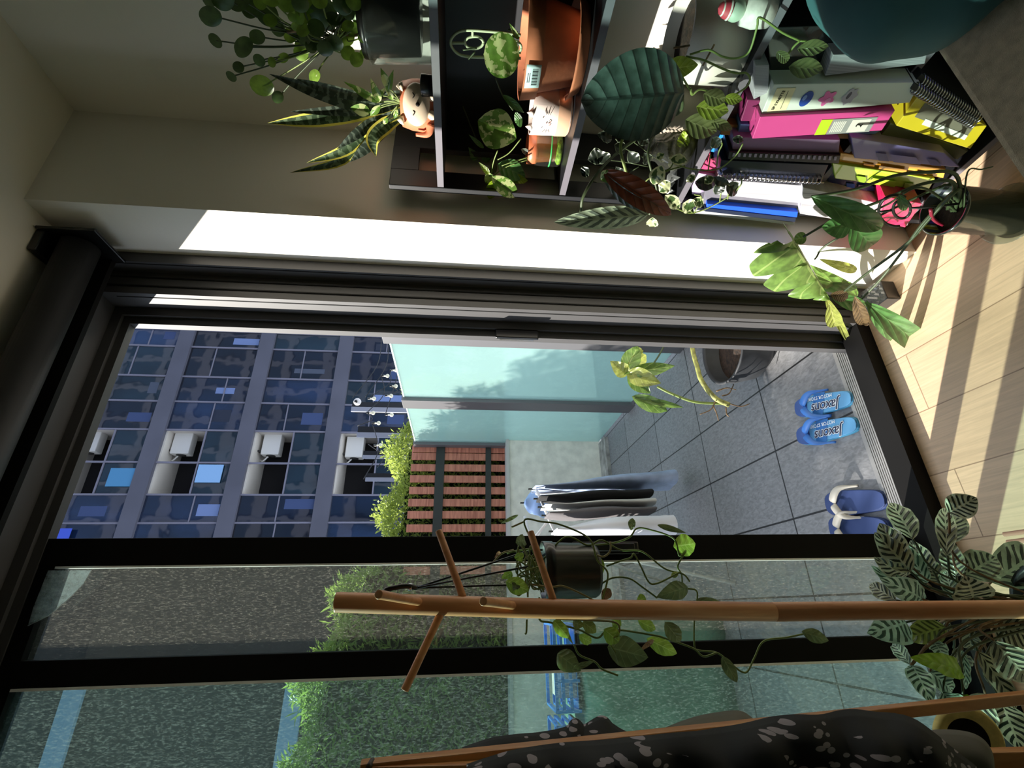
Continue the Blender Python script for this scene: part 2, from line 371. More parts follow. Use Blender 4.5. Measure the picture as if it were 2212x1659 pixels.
# window wall frame: nested charcoal profiles on the right, the head and the sill
def ring(name, dx, zh, y0, y1, mat, zs):
    mb = MB()
    mb.box((dx, y0, -.06), (XA+.03, y1, ZC)); mb.box((-3.2, y0, zh), (dx, y1, ZC+.02))
    if zs: obj('sill_frame', MB().box((-3.2, y0, -.06), (dx, y1, zs)), BLK, wf)
    return mb
wf = thing('window_1', (0, 1.3, 0), None, None); tag(wf, kind='structure')
obj('outer_frame', ring('a', .957, 2.535, 1.23, 1.28, CHAR, 0), CHAR, wf)
obj('middle_frame', ring('b', .880, 2.49, 1.282, 1.36, CHAR, .045), CHAR, wf)
obj('inner_frame', ring('c', .853, 2.462, 1.36, 1.372, CHAR, .028), CHAR, wf)
obj('track_frame', ring('d', .828, 2.439, 1.372, 1.40, CHAR, .0), CHAR, wf)
for i, xx in enumerate((.9355, .905)):
    box('frame_groove', (xx, 1.2785, .06), (xx+.004, 1.2802, 2.48), M('groove', (6, 6, 6), .8), wf)
obj('track_groove', MB().box((.9555, 1.238, .02), (.9575, 1.241, 2.5)).box((.8785, 1.30, .06), (.8805, 1.303, 2.45)), M('groove', (6, 6, 6), .8), wf)
TRK = M('ridged_aluminium', (150, 148, 146), .45, metal=.4)
mb = MB()
for k in range(8):
    mb.box((-3.2, 1.376+.0086*k, 0.0), (.90, 1.3815+.0086*k, .013))
obj('sill_track', mb.box((-3.2, 1.372, -.06), (.9, 1.458, .008)), TRK, wf)
# lock strike on the right jamb
lk = MB(); lk.box((.8195, 1.362, 1.155), (.853, 1.374, 1.30))
obj('lock_strike', lk, PLAST, wf, bevel=.004)
obj('strike_plate', MB().box((.8225, 1.3745, 1.17), (.8275, 1.384, 1.285)), M('steel', (190, 185, 180), .25, metal=1), wf)
# sliding leaf parked in front of the fixed panes
def stile(x0, x1, y0, y1, parent, name='stile', mat=BLK):
    return box(name, (x0, y0, .02), (x1, y1, 2.445), mat, parent, .002)
GL = glass('dusty_tinted_glass', (222, 231, 226), dirt=.5, dscale=420, dcol=(196, 188, 176), stretch=(1, 1, .25), dpos=(.54, .76), base=.03)
GL2 = glass('tinted_glass', (204, 226, 220), dirt=.34, dscale=330, dcol=(184, 196, 190), stretch=(1, 1, .3), dpos=(.52, .76), base=.025)
d1 = thing('door_1', (-.0, 1.3, 0), None, None); tag(d1, kind='structure')
YM0, YM1 = 1.375, 1.412
mr, ml = at(1750, 1153.7, Y=YM0).x, at(1650, 1206.5, Y=YM0).x
m2r, m2l = at(1868, 1375, Y=YM0).x, at(1900, 1424, Y=YM0).x
stile(ml, mr, YM0, YM1, d1)
stile(m2l, m2r, YM0, YM1, d1)
box('glass_pane', (m2r, 1.390, .10), (ml, 1.394, 2.41), GL, d1)
box('bottom_rail', (m2r, YM0, .015), (ml, YM1, .10), BLK, d1); box('top_rail', (m2r, YM0, 2.40), (ml, YM1, 2.438), BLK, d1)
obj('painted_glint', MB().box((ml-.005, 1.3755, .1), (ml-.0002, 1.388, 2.40)), M('glint_white', (250, 252, 252), .3), d1)  # white strip on the black stile, its sunlit edge put into the colour
# handle on the sliding stile
hd = obj('door_handle', MB().box((mr-.052, 1.361, .90), (mr-.018, 1.3745, 1.09)), PLAST, d1, bevel=.005)
obj('handle_grip', MB().box((mr-.046, 1.336, .92), (mr-.026, 1.352, 1.07)).box((mr-.042, 1.346, .925), (mr-.03, 1.364, .94)).box((mr-.042, 1.346, 1.05), (mr-.03, 1.364, 1.065)), PLAST, hd, bevel=.003)
w2 = thing('window_2', (-1, 1.3, 0), None, None); tag(w2, kind='structure')
box('glass_pane', (-1.6, 1.390, .10), (m2l, 1.395, 2.41), GL2, w2)
obj('window_frame', MB().box((-1.62, YM0, .02), (-1.58, YM1, 2.438)).box((-1.62, YM0, .015), (m2l, YM1, .10)).box((-1.62, YM0, 2.40), (m2l, YM1, 2.438)), BLK, w2)
obj('painted_glint', MB().box((m2l-.006, 1.3755, .1), (m2l-.0002, 1.388, 2.40)), MC['glint_white'], w2)  # same painted sun highlight along the second stile
box('mullion', (-.745, YM0, .02), (-.575, YM1, 2.43), BLK, w2); box('sun_block_panel', (-1.6, YM0, .95), (-.72, YM1, 1.68), BLK, w2)  # unseen post and panel, added to keep the sun off sofa and cushion
struct('wall_left', MB().box((-3.2, 1.23, -.1), (-1.6, 1.42, ZC)), WALL)
cw = thing('dusty_haze', at(110, 1270, Y=1.366), 'pale dusty sheet painted as sunlit haze across the top corner of the narrow glass pane', 'dusty_haze')  # translucent sheet added to paint the sunlit haze in the pane corner
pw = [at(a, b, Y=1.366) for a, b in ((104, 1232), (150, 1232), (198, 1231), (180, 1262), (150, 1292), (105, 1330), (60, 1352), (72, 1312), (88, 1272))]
obj('haze_sheet', MB().prism(pw, (0, .0006, 0)), glass('haze_dust', (240, 240, 240), dirt=.5, dscale=60, dcol=(190, 200, 204), dpos=(.4, .7), base=.28), cw)
obj('haze_rim', MB().tube([pw[2], pw[3], pw[4], pw[5], pw[6]], .0008, 5), M('haze_rim_white', (220, 225, 228), .6), cw)
# roller blind
rb = thing('roller_blind', (-.3, 1.15, 2.47), 'black rolled-up roller blind under the ceiling above the glass doors', 'blind')
obj('fabric_roll', MB().lathe((-1.5, 1.155, 2.475), [(0, 0), (.045, 0), (.045, 2.44), (0, 2.44)], 32, axis=(1, 0, 0)), M('blind_fabric', (26, 26, 27), .6), rb)
obj('end_bracket', MB().box((.945, 1.09, 2.40), (.953, 1.225, 2.55)).box((.88, 1.10, 2.53), (.953, 1.21, 2.552)), PLAST, rb, bevel=.003)
obj('fascia', MB().box((-1.5, 1.212, 2.43), (.95, 1.228, 2.55)), BLK, rb)

# ================================================================= BALCONY
struct('floor', MB().box((-5, 1.458, -.12), (4, 5.6, 0)), TILE)
CONC = M('pale_concrete', (238, 234, 224), .85, var=.05, scale=12, bump=.15, bscale=50)
struct('trim_2', MB().box((-5, 4.28, 0), (1.50, 4.5, .035)), M('concrete_kerb', (150, 148, 144), .9, var=.25, scale=9))
struct('wall_back', MB().box((-5, 4.5, 0), (3, 4.62, .945)), CONC)
struct('trim_3', MB().box((-5, 4.47, .945), (3, 4.65, .972)), M('coping', (196, 194, 190), .7))
XS = 1.53
sc = thing('privacy_screen', (XS, 3.6, 0), 'frosted pale green glass privacy screen with grey posts along the balcony', 'screen')
FROST = glass('frosted_green_glass', (214, 234, 228), dirt=.06, dscale=3, dcol=(200, 228, 222), base=.42, rough=.25)
GRY = M('grey_metal', (104, 104, 108), .45, metal=.3)
def scr(y0, y1):
    p = box('glass_panel', (XS-.006, y0, .03), (XS+.006, y1, 1.862), FROST, sc)
    box('panel_edge', (XS-.008, y0, 1.862), (XS+.008, y1, 1.872), M('glass_edge', (214, 240, 232), .2), p)
def yscr(px, py): return at(px, py, X=XS).y
yp = [yscr(1200, 745), yscr(1200, 864), yscr(1200, 881), yscr(1200, 957), yscr(1200, 969)]
scr(yp[0]-.0, yp[1]); scr(yp[2], yp[3])
for a, b in ((yp[1], yp[2]), (yp[3], yp[4]+.02), (yp[0]-.16, yp[0])):
    box('post', (XS-.035, a, 0), (XS+.03, b, 1.885 if a > yp[0] else 1.9), GRY, sc, .003)
obj('near_panel', MB().box((XS-.01, 1.6, .02), (XS+.01, yp[0]-.16, 2.3)), M('dark_grey_panel', (72, 74, 80), .5), sc)
# slatted fence with steel rails
sf = thing('slatted_fence', (.9, 4.7, .97), 'red-brown horizontal timber slat fence on black steel bars behind the concrete wall', 'fence')
SLAT = wood('merbau_timber', (206, 134, 110), (164, 96, 78), (1, 10, 10), .55, 4)
for i in range(11):
    yy = 975+i*0  # slats run up the picture: vertical boards
sx = [972, 987, 1013, 1036, 1061, 1088, 1113, 1141]
xs_ = [at(980, y, Y=4.68).x for y in (971, 987, 1011, 1035, 1060, 1086, 1112, 1141, 1170, 1200, 1232)]
for xx in xs_:
    zt = at(884, 1060, Y=4.68).z; zb = at(1095, 1060, Y=4.68).z
    box('slat', (xx-.035, 4.67, zb), (xx+.035, 4.69, zt), SLAT, sf, .002)
DKST = M('dark_steel', (30, 36, 36), .5)
for xa, xb in ((939, 958), (1048, 1060)):
    z1 = at(xa, 1060, Y=4.71).z; z0 = at(xb, 1060, Y=4.71).z
    box('rail', (-.1, 4.645, z0), (XS+.1, 4.668, z1), DKST, sf)
# hedges
def blade_cloud(name, parent, pts, ln, wd, mat, up=.3):
    mb = MB()
    for p in pts:
        d = Vector((random.uniform(-1, 1), random.uniform(-1, .4), random.uniform(-.5, 1)+up)).normalized()
        s = d.cross(Vector((random.uniform(-1, 1), random.uniform(-1, 1), random.uniform(-1, 1)))).normalized()
        l = ln*random.uniform(.6, 1.3); wv = wd*random.uniform(.7, 1.2); p = Vector(p); k = Vector((0, 0, -l*.18))
        mb.add([p, p+d*l*.5+s*wv, p+d*l+k, p+d*l*.5-s*wv], [(0, 1, 2, 3)])
    return obj(name, mb, mat, parent)
HG = M('hedge_leaf', (158, 172, 84), .5, rgb2=(92, 110, 52), scale=9, trans=.4)
HG2 = M('bamboo_leaf', (140, 160, 84), .5, rgb2=(64, 92, 52), scale=6, trans=.45)
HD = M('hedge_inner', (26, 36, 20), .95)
def hedge(name, label, x0, x1, prof, y0, y1, n, ln, wd, mat, zb=.3):
    t = thing(name, ((x0+x1)/2, (y0+y1)/2, 0), label, 'hedge')
    def top(x):
        for (a, za), (b, zb_) in zip(prof, prof[1:]):
            if a <= x <= b: return za+(zb_-za)*(x-a)/(b-a)
        return prof[-1][1] if x > prof[-1][0] else prof[0][1]
    pts = []
    for _ in range(n):
        x = random.uniform(x0, x1); z1 = top(x)+.10*math.sin(x*9)+random.uniform(-.12, .02)
        if random.random() < .72: y = y0+random.random()**2*.18; z = random.uniform(zb, z1)
        else: y = random.uniform(y0, y1); z = z1-random.random()**2*.15
        pts.append((x, y+.06*math.sin(x*7+z*5), z))
    blade_cloud('foliage', t, pts, ln, wd, mat)
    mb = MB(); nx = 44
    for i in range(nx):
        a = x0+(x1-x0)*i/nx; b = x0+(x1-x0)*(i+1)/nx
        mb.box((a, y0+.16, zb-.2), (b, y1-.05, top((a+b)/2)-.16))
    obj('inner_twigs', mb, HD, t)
    mb = MB()
    for k in range(int((x1-x0)*4)):
        x = x0+k/4+.1; mb.tube([(x, (y0+y1)/2, 0), (x+.04, (y0+y1)/2, zb)], .012, 6)
    obj('trunk', mb, BROWNSTEM, t)
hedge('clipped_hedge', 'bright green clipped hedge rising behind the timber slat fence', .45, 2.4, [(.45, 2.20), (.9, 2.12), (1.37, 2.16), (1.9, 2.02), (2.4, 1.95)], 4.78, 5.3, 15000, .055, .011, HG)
hedge('bamboo_hedge', 'feathery bamboo hedge seen through the two fixed glass panes', -5.3, .45, [(-5.3, 3.15), (-3.80, 3.12), (-3.62, 2.0), (-2.2, 1.95), (-2.0, 2.72), (-.96, 2.72), (-.26, 2.62), (0, 2.5), (.33, 2.4), (.45, 2.2)], 4.75, 5.3, 24000, .12, .010, HG2)  # unseen left end has its heights shaped to shade the tiles by the door
# string lights and fins
ZP = 3.2
for i, (px, ya, yb, yc) in enumerate(((760, 868, 880, 890), (772, 921, 935, 945), (784, 974, 984, 991), (790, 1022, 1032, 1040))):
    p = at(px, yb, Z=ZP); q = at(px, ya, Y=p.y); r = at(px, yc, Y=p.y)
    t = thing('pergola_post', (p.x, p.y, 0), ['tall grey steel pergola post rising behind the glass screen', 'steel pergola post second from the glass screen, its foot in the hedge', 'third steel pergola post from the glass screen, over the hedge', 'shortest-looking steel pergola post above the hedge top'][i], 'post', 'pergola posts')
    box('post_shaft', (q.x, p.y, -2), (p.x, p.y+.25, ZP), M('post_dark', (22, 23, 26), .5), t)
    box('post_flange', (r.x, p.y-.03, -2), (p.x, p.y, ZP), M('post_light', (150, 152, 165), .5), t)
    box('base_plate', (r.x-.1, p.y-.1, -2.02), (q.x+.1, p.y+.3, -2), MC['post_dark'], t)
BULBP = [(840, 724), (856, 800), (837, 812), (855, 834), (808, 861), (845, 855), (806, 892), (846, 896), (818, 914), (822, 962)]
st = thing('string_lights', at(840, 850, Y=6.6), 'festoon string lights with pale round bulbs hanging by the pergola posts', 'lights')
BULB = M('bulb_glass', (232, 226, 196), .2)
for px, py in BULBP:
    c = at(px, py, Y=6.6); bb = obj('bulb', MB().sphere(c, .030, 12, 8).lathe(c, [(.012, .028), (.014, .06), (0, .062)], 10), BULB, st)
    obj('socket', MB().lathe(c+Vector((0, 0, .055)), [(.016, 0), (.016, .04), (0, .042)], 10), PLAST, bb)
for a, b in (((838, 722), (775, 860)), ((850, 724), (803, 858)), ((856, 798), (812, 858)), ((837, 812), (806, 892)), ((860, 700), (846, 896)), ((806, 892), (786, 920)), ((846, 855), (856, 834)), ((810, 960), (830, 1010)), ((818, 914), (800, 1035))):
    A = at(*a, Y=6.6); Bq = at(*b, Y=6.6); mid = (A+Bq)/2-Vector((0, 0, .05))
    obj('wire', MB().tube(spline([A+Vector((0, 0, .09)), mid, Bq+Vector((0, 0, .09))], 5), .006, 5), PLAST, st)
cd = thing('dome_camera', at(772, 868, Y=6.3), 'small white dome camera on the tip of the nearest pergola post', 'camera')
c = at(772, 868, Y=6.3); obj('dome', MB().sphere(c, .052, 16, 10), WHT, cd); obj('dark_lens', MB().sphere(c+Vector((-.01, -.035, .01)), .026, 12, 8), PLAST, cd)

# ---- building across the street
YB = 18.0
bd = thing('apartment_building', (2, YB, -6), 'grey apartment tower across the street with dark blue windows and open balconies', 'building')
BAND = M('facade_panel', (84, 84, 94), .35, var=.06, scale=.6)
FRM = M('facade_frame', (112, 110, 122), .4)
tz = [at(326, 925, Y=YB).z, at(519, 925, Y=YB).z, at(706, 925, Y=YB).z]; bz = [at(358, 925, Y=YB).z, at(552, 925, Y=YB).z, at(738, 925, Y=YB).z]
FP = (tz[0]-tz[2])/2; BH = .56
zs = [tz[2]+FP*k for k in range(-3, 4)]       # tops of the bands
X0B, X1B = -12.0, 16.0
for z in zs: box('floor_band', (2.3, YB-.12, z-BH), (X1B, YB+.2, z), BAND, bd)
XPB = at(150, 1435, Y=YB).x
for z in (tz[0], tz[2]): box('floor_band', (X0B, YB-.12, z-BH), (XPB, YB+.2, z), M('facade_panel_pale', (120, 140, 160), .35), bd)
cols = [at(450, y, Y=YB).x for y in (1130, 1069, 1000, 930, 869, 815, 751, 715)]
cols = [cols[0]-1.15*k for k in range(12, 0, -1)]+cols+[cols[-1]+1.1*k for k in range(1, 5)]
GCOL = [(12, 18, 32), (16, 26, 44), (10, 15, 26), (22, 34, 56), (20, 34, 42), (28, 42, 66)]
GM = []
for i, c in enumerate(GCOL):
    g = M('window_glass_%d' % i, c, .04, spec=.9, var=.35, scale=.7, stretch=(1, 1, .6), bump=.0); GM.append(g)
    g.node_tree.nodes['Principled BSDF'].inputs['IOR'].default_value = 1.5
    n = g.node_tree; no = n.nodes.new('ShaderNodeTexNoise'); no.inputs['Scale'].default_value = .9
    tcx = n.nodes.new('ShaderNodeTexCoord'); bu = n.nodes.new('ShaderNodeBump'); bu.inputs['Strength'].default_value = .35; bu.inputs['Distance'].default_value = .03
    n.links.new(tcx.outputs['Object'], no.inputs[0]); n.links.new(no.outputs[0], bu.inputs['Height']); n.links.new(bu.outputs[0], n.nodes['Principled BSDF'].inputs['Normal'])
REFL = [M('reflection_blue', (50, 66, 104), .8), M('reflection_grey', (66, 74, 90), .8), M('reflection_pale', (104, 122, 164), .8), M('reflection_dark', (28, 36, 54), .8)]  # colours standing in for reflections in the windows across the street
OPEN = {(cols.index(c)) for c in cols[13:15]}
npane = 0
for zi, z in enumerate(zs[:-1]):
    for ci in range(len(cols)-1):
        a, b = cols[ci], cols[ci+1]
        z0, z1 = z, zs[zi+1]-BH
        far = (ci < 11) or z < -1.5
        if far:
            continue
        op = ci in (13, 14)
        if op:      # loggia: window on the lower half, open above
            zm = z0+(z1-z0)*.46
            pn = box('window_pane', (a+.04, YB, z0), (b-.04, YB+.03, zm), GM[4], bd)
            box('window_frame', (a, YB-.04, zm-.05), (b, YB+.02, zm), FRM, pn)
        else:
            npane += 1
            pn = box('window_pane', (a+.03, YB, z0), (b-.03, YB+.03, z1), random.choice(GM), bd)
            if random.random() < .55:
                zm = z0+(z1-z0)*random.uniform(.35, .65); box('transom', (a, YB-.03, zm-.02), (b, YB+.02, zm+.02), FRM, pn)
            if random.random() < .75:
                xa = a+.08+random.random()*.4; za = z0+random.random()*1.2
                box('blind', (xa, YB-.004, za), (xa+random.uniform(.15, .5), YB-.001, za+random.uniform(.3, 1.2)), random.choice(REFL), pn)  # flat patch in front of the pane, a reflection painted as colour
mb = MB()
for z in zs[:-1]: mb.box((X0B, YB, z), (cols[11], YB+.03, z+FP-.001))
obj('dark_cladding', mb, M('dark_cladding', (38, 34, 33), .8, rgb2=(16, 17, 20), scale=.8), bd)
mb = MB()
for x in cols[11:]: mb.box((x-.03, YB-.05, zs[0]-2), (x+.03, YB+.03, zs[-1]))
obj('mullions', mb, FRM, bd)
lx0, lx1 = cols[13], cols[15]
mb = MB()
for z in zs[:-1]:
    z1 = z+FP-BH
    obj('balcony_soffit', MB().box((lx0, YB+.03, z1-.06), (lx1, YB+1.3, z1)), M('soffit', (200, 192, 180), .8), bd)
mb = MB().box((lx0-.1, YB+1.3, zs[0]-2), (lx1+.1, YB+1.34, zs[-1]))
obj('recess_wall', mb, M('recess_dark', (26, 24, 24), .9), bd)
obj('recess_side', MB().box((lx0-.05, YB+.03, zs[0]-2), (lx0, YB+1.3, zs[-1])).box((lx1, YB+.03, zs[0]-2), (lx1+.1, YB+1.3, zs[-1])), M('recess_side', (176, 168, 158), .8), bd)
obj('body', MB().box((X0B, YB+.04, -8), (lx0-.05, YB+9, zs[-1]+3)).box((lx1+.1, YB+.04, -8), (X1B, YB+9, zs[-1]+3)).box((lx0-.05, YB+1.34, -8), (lx1+.1, YB+9, zs[-1]+3)), M('building_core', (30, 32, 40), .8), bd)
obj('blue_sign_panel', MB().box((at(120, 1150, Y=YB).x-1.5, YB-.15, at(160, 1150, Y=YB).z), (at(120, 1143, Y=YB).x, YB-.13, at(115, 1150, Y=YB).z)), M('blue_panel', (60, 84, 190), .4), bd)
ACW = M('air_con_white', (214, 210, 202), .5)
aclab = ['white outdoor air conditioner hanging in the topmost open balcony across the street', 'white outdoor air conditioner in the second open balcony down across the street', 'white outdoor air conditioner in the third open balcony down across the street', 'white outdoor air conditioner in the lowest balcony, beside the pergola wires']
for i, (px, py) in enumerate(((200, 955), (398, 960), (590, 962), (768, 968))):
    c = at(px, py, Y=YB+.55)
    t = thing('air_conditioner', c-Vector((0, 0, .35)), aclab[i], 'air conditioner', 'outdoor air conditioners across the street')
    box('casing', (c.x-.42, c.y-.2, c.z-.33), (c.x+.42, c.y+.2, c.z+.33), ACW, t, .03)
    gx = c.x-.42; obj('fan_grille', MB().lathe((gx, c.y, c.z), [(0, .012), (.17, .012), (.17, -.01)], 20, axis=(-1, 0, 0)), M('grille_dark', (50, 48, 46), .6), t)
    box('bracket', (c.x-.3, c.y-.15, c.z+.33), (c.x-.24, c.y+.15, c.z+1.2), MC['grille_dark'], t)
    obj('pipe', MB().tube(spline([c+Vector((-.45, 0, .1)), c+Vector((-.6, .1, .3)), c+Vector((-.5, .3, .5))], 5), .03, 6), ACW, t)
for i, (px, py, cl) in enumerate(((262, 1030, (70, 130, 170)), (452, 1022, (130, 170, 210)))):
    c = at(px, py, Y=YB-.02)
    tag(box('laundry', (c.x-.35, c.y-.05, c.z-.45), (c.x+.3, c.y-.02, c.z+.4), M('laundry_%d' % i, cl, .8), None), ['stack of blue towels behind a balcony window across the street', 'pale blue laundry behind the balcony window one floor lower'][i], 'laundry')
# our own tower above the room (mirrored in the glass across the street)
mb = MB(); mg = MB()
for k in range(18):
    z = 2.75+k*3.0; mb.box((-16, 1.36, z), (44, 1.6, z+.7)); mg.box((-16, 1.45, z+.7), (44, 1.5, z+3.0))
for k in range(25): mb.box((-16+k*2.4, 1.38, 2.75), (-15.7+k*2.4, 1.62, 56))
ub = thing('wall_exterior', (0, 1.5, 2.75), None, None); tag(ub, kind='structure'); obj('facade_bands', mb, M('own_facade', (112, 118, 136), .6), ub); obj('facade_glass', mg, M('own_glass', (60, 76, 100), .2), ub)

# ---- things on the balcony
TARPM = M('green_tarp', (108, 146, 128), .55, var=.12, scale=6, bump=.3, bscale=9)
tt = thing('covered_table', (-.9, 3.3, 0), 'table under a crumpled green tarpaulin seen through the left glass', 'table')
rows = []
for i in range(25):
    row = []
    for j in range(13):
        u = i/24; v = j/12; x = -1.9+1.84*u
        if v < .5: z = .755*(v/.5); y = 2.72+.03*math.sin(u*23)+.02*math.sin(u*51+v*5)
        else: z = .755+.012*math.sin(u*31+v*21); y = 2.74+(v-.5)*2*.9
        row.append((x, y, z))
    rows.append(row)
obj('tarpaulin', MB().grid(rows).grid([[(-.06+.02*math.sin(j*2), 2.74+.9*j/8, z) for j in range(9)] for z in (0, .25, .5, .755)]), TARPM, tt, solid=.004)
obj('table_frame', MB().box((-1.85, 2.78, .68), (-.2, 3.6, .72)).box((-1.8, 2.8, 0), (-1.75, 2.85, .68)).box((-.3, 2.8, 0), (-.25, 2.85, .68)).box((-.3, 3.5, 0), (-.25, 3.55, .68)), DKST, tt)
cb = M('crate_blue', (70, 140, 220), .45)
for k, (x, lab) in enumerate(((-.27, 'blue plastic crate on the near corner of the green tarpaulin, behind the mullion'), (-.72, 'blue plastic crate farther left on the green tarpaulin, above the dark clothes'))):
    mb = MB(); y0 = 2.8; z0 = .772
    mb.box((x-.2, y0, z0), (x+.2, y0+.28, z0+.012))
    for zz in (.0, .04, .08, .115): mb.box((x-.2, y0, z0+zz), (x+.2, y0+.01, z0+zz+.016)).box((x-.2, y0+.27, z0+zz), (x+.2, y0+.28, z0+zz+.016)).box((x-.2, y0, z0+zz), (x-.19, y0+.28, z0+zz+.016)).box((x+.19, y0, z0+zz), (x+.2, y0+.28, z0+zz+.016))
    for xx in (-.2, -.07, .06, .185): mb.box((x+xx, y0-.002, z0), (x+xx+.015, y0+.012, z0+.13))
    t = tag(obj('crate', mb, cb), lab, 'crate', 'blue crates on the tarpaulin')
    box('white_box', (x-.14, y0+.03, z0+.013), (x+.05, y0+.2, z0+.11), WHT, None); tag(bpy.context.scene.collection.objects[-1], ['white carton standing inside the nearer blue crate', 'white carton standing inside the farther blue crate'][k], 'carton')
# flip-flops
def sole_outline(L, w):
    pts = []
    for k in range(28):
        a = 2*math.pi*k/28; cy, s = math.cos(a), math.sin(a)
        y = math.copysign(abs(cy)**.82, cy)*L/2; sx = math.copysign(abs(s)**.62, s)
        t = y/L+.5; ww = w*(.37-.035*math.sin(math.pi*min(1, t*1.25))+.13*max(0, t-.25))
        pts.append((sx*ww, y))
    return pts
def flipflop(heel, toe, wid, m_top, m_top2, m_side, m_strap, label, group, text=True):
    h = at(*heel, Z=.02); t_ = at(*toe, Z=.02); d = (t_-h); L = d.length; d.normalize(); sd = Vector((d.y, -d.x, 0)); c = (h+t_)/2
    T = thing('flip_flop', (c.x, c.y, 0), label, 'sandal', group)
    out = sole_outline(L, wid)
    P = lambda x, y, z: Vector((c.x, c.y, 0))+sd*x+d*y+Vector((0, 0, z))
    obj('sole', MB().prism([P(x, y, .0) for x, y in out], (0, 0, .016)), m_side, T, bevel=.003)
    fb = obj('footbed', MB().prism([P(x*.97, y*.985, .016) for x, y in out if 1], (0, 0, .006)), m_top, T, bevel=.002)
    if m_top2:
        tw = [P(x*.96, y*.98, .0222) for x, y in out if y > L*.16]
        obj('toe_patch', MB().prism(tw, (0, 0, .0012)), m_top2[0], fb)
        obj('middle_patch', MB().prism([P(-wid*.42, L*.16, .0222), P(wid*.42, L*.10, .0222), P(wid*.40, -L*.10, .0222), P(-wid*.40, -L*.02, .0222)], (0, 0, .0009)), m_top2[1], fb)
    for s in (-1, 1):
        pts = spline([P(0, L*.30, .022), P(s*.012, L*.24, .042), P(s*wid*.42, L*.08, .046), P(s*wid*.47, -L*.12, .012)], 8)
        mb = MB(); n = len(pts); rows = []
        for i, p in enumerate(pts):
            wd = .004+.009*math.sin(math.pi*min(1, i/(n-1)*1.1+.05)); tg = (pts[min(i+1, n-1)]-pts[max(0, i-1)]).normalized(); sv = tg.cross(Vector((-sd*s*.6+Vector((0, 0, 1))))).normalized()
            rows.append([p-sv*wd, p+sv*wd])
        obj('strap', mb.grid(rows), m_strap, T, solid=.004)
    if text:
        ang = math.atan2(d.y, d.x)
        wt = M('print_white', (235, 240, 245), .6); dk = M('print_navy', (24, 34, 70), .6)
        curve_text('printed_script', 'Jaxons', wt, fb, P(-.012, -.025, .0245), (0, 0, ang), .054, shear=.3, off=.0022)
        curve_text('printed_script', 'Jaxons', dk, fb, P(-.012, -.025, .0255), (0, 0, ang), .054, shear=.3, off=.0002)
        curve_text('printed_line', 'MOTOR STORE', wt, fb, P(.025, .0, .0252), (0, 0, ang), .019)
    return T
SKY = M('flip_sky', (88, 152, 200), .6); BLU = M('flip_blue', (50, 78, 140), .6); MID = M('flip_mid', (38, 104, 172), .6); STRB = M('flip_strap', (62, 120, 200), .5)
flipflop((1840, 858), (1717, 884), .105, SKY, (BLU, MID), M('flip_teal', (70, 150, 190), .6), STRB, 'light blue printed flip-flop with its heel against the door track', 'light blue flip-flops outside the door')
flipflop((1851, 914), (1721, 944), .105, SKY, (BLU, MID), MC['flip_teal'], STRB, 'light blue printed flip-flop on the left of its pair, nearer the navy ones', 'light blue flip-flops outside the door')
NAVY = M('flip_navy', (38, 58, 108), .65); STRW = M('strap_grey', (190, 184, 172), .5)
flipflop((1912, 1078), (1782, 1090), .115, NAVY, None, M('flip_navy_side', (36, 58, 108), .6), STRW, 'navy flip-flop with grey straps standing free on the tiles', 'navy flip-flops by the door', False)
flipflop((1918, 1140), (1790, 1142), .115, NAVY, None, MC['flip_navy_side'], STRW, 'navy flip-flop half hidden by the black door stile', 'navy flip-flops by the door', False)
# laundry rack
LR = thing('drying_rack', at(1300, 1100, Y=2.8)*Vector((1, 1, 0)) if False else Vector((.45, 2.8, 0)), 'white metal drying rack holding washing on the balcony', 'rack')
WM = M('white_metal', (226, 226, 228), .4)
for a, b, yy in (((1133, 1115), (1150, 1180), 3.05), ((1158, 1056), (1202, 1160), 2.75), ((1180, 1130), (1160, 1156), 2.75)):
    A = at(*a, Y=yy); Bq = at(*b, Y=yy); obj('rail', MB().tube([A, Bq+(Bq-A)*.3], .008, 8), WM, LR)
for x, y in ((.35, 2.5), (.35, 3.1)): obj('leg', MB().tube([(x-.25, y, 0), (x, 2.8, .93)], .009, 8), WM, LR)
obj('leg', MB().tube([(.74, 3.05, 0), (.62, 2.8, .96)], .009, 8), WM, LR)
def garment(name, label, cat, topc, botc, ypl, thick, mat, hw=.22, mat2=None):
    """cloth folded over a rail and hanging: seen along its edge"""
    A = at(*topc[0], Y=ypl); Bq = at(*topc[1], Y=ypl); Cc = at(*botc[0], Y=ypl); D = at(*botc[1], Y=ypl)
    rows = []
    n = 18
    for i in range(n+1):
        t = i/n; l = A.lerp(Cc, t); r = Bq.lerp(D, t); bulge = .25+.75*math.sin(min(1, t*2.2)*math.pi/2)
        mid = (l+r)/2; hx = (r-l).length/2; row = []
        for k in range(25):
            a = 2*math.pi*k/24
            wob = 1+.12*math.sin(5*a+i*.35)
            row.append(Vector((mid.x+math.cos(a)*hx*bulge*wob, mid.y+math.sin(a)*thick*(.8+.2*t)+.02*math.sin(i*.5), mid.z)))
        rows.append(row)
    mb = MB().grid(rows)
    c = sum(rows[-1][:-1], Vector())/24
    mb.add(rows[-1]+[c], [(k, k+1, 25) for k in range(24)]); c2 = rows[0][0]*0+(A+Bq)/2+Vector((0, 0, .01)); mb.add(rows[0]+[c2], [(k+1, k, 25) for k in range(24)])
    t = thing(name, ((A+Bq)/2)*Vector((1, 1, 0))+Vector((0, 0, min(Cc.z, D.z))), label, cat)
    obj('cloth', mb, mat, t)
    if 1:
        h = (A+Bq)/2; obj('peg', MB().box((h.x-.004, h.y-.012, h.z-.01), (h.x+.004, h.y+.004, h.z+.03)), DKST, t)
    return t
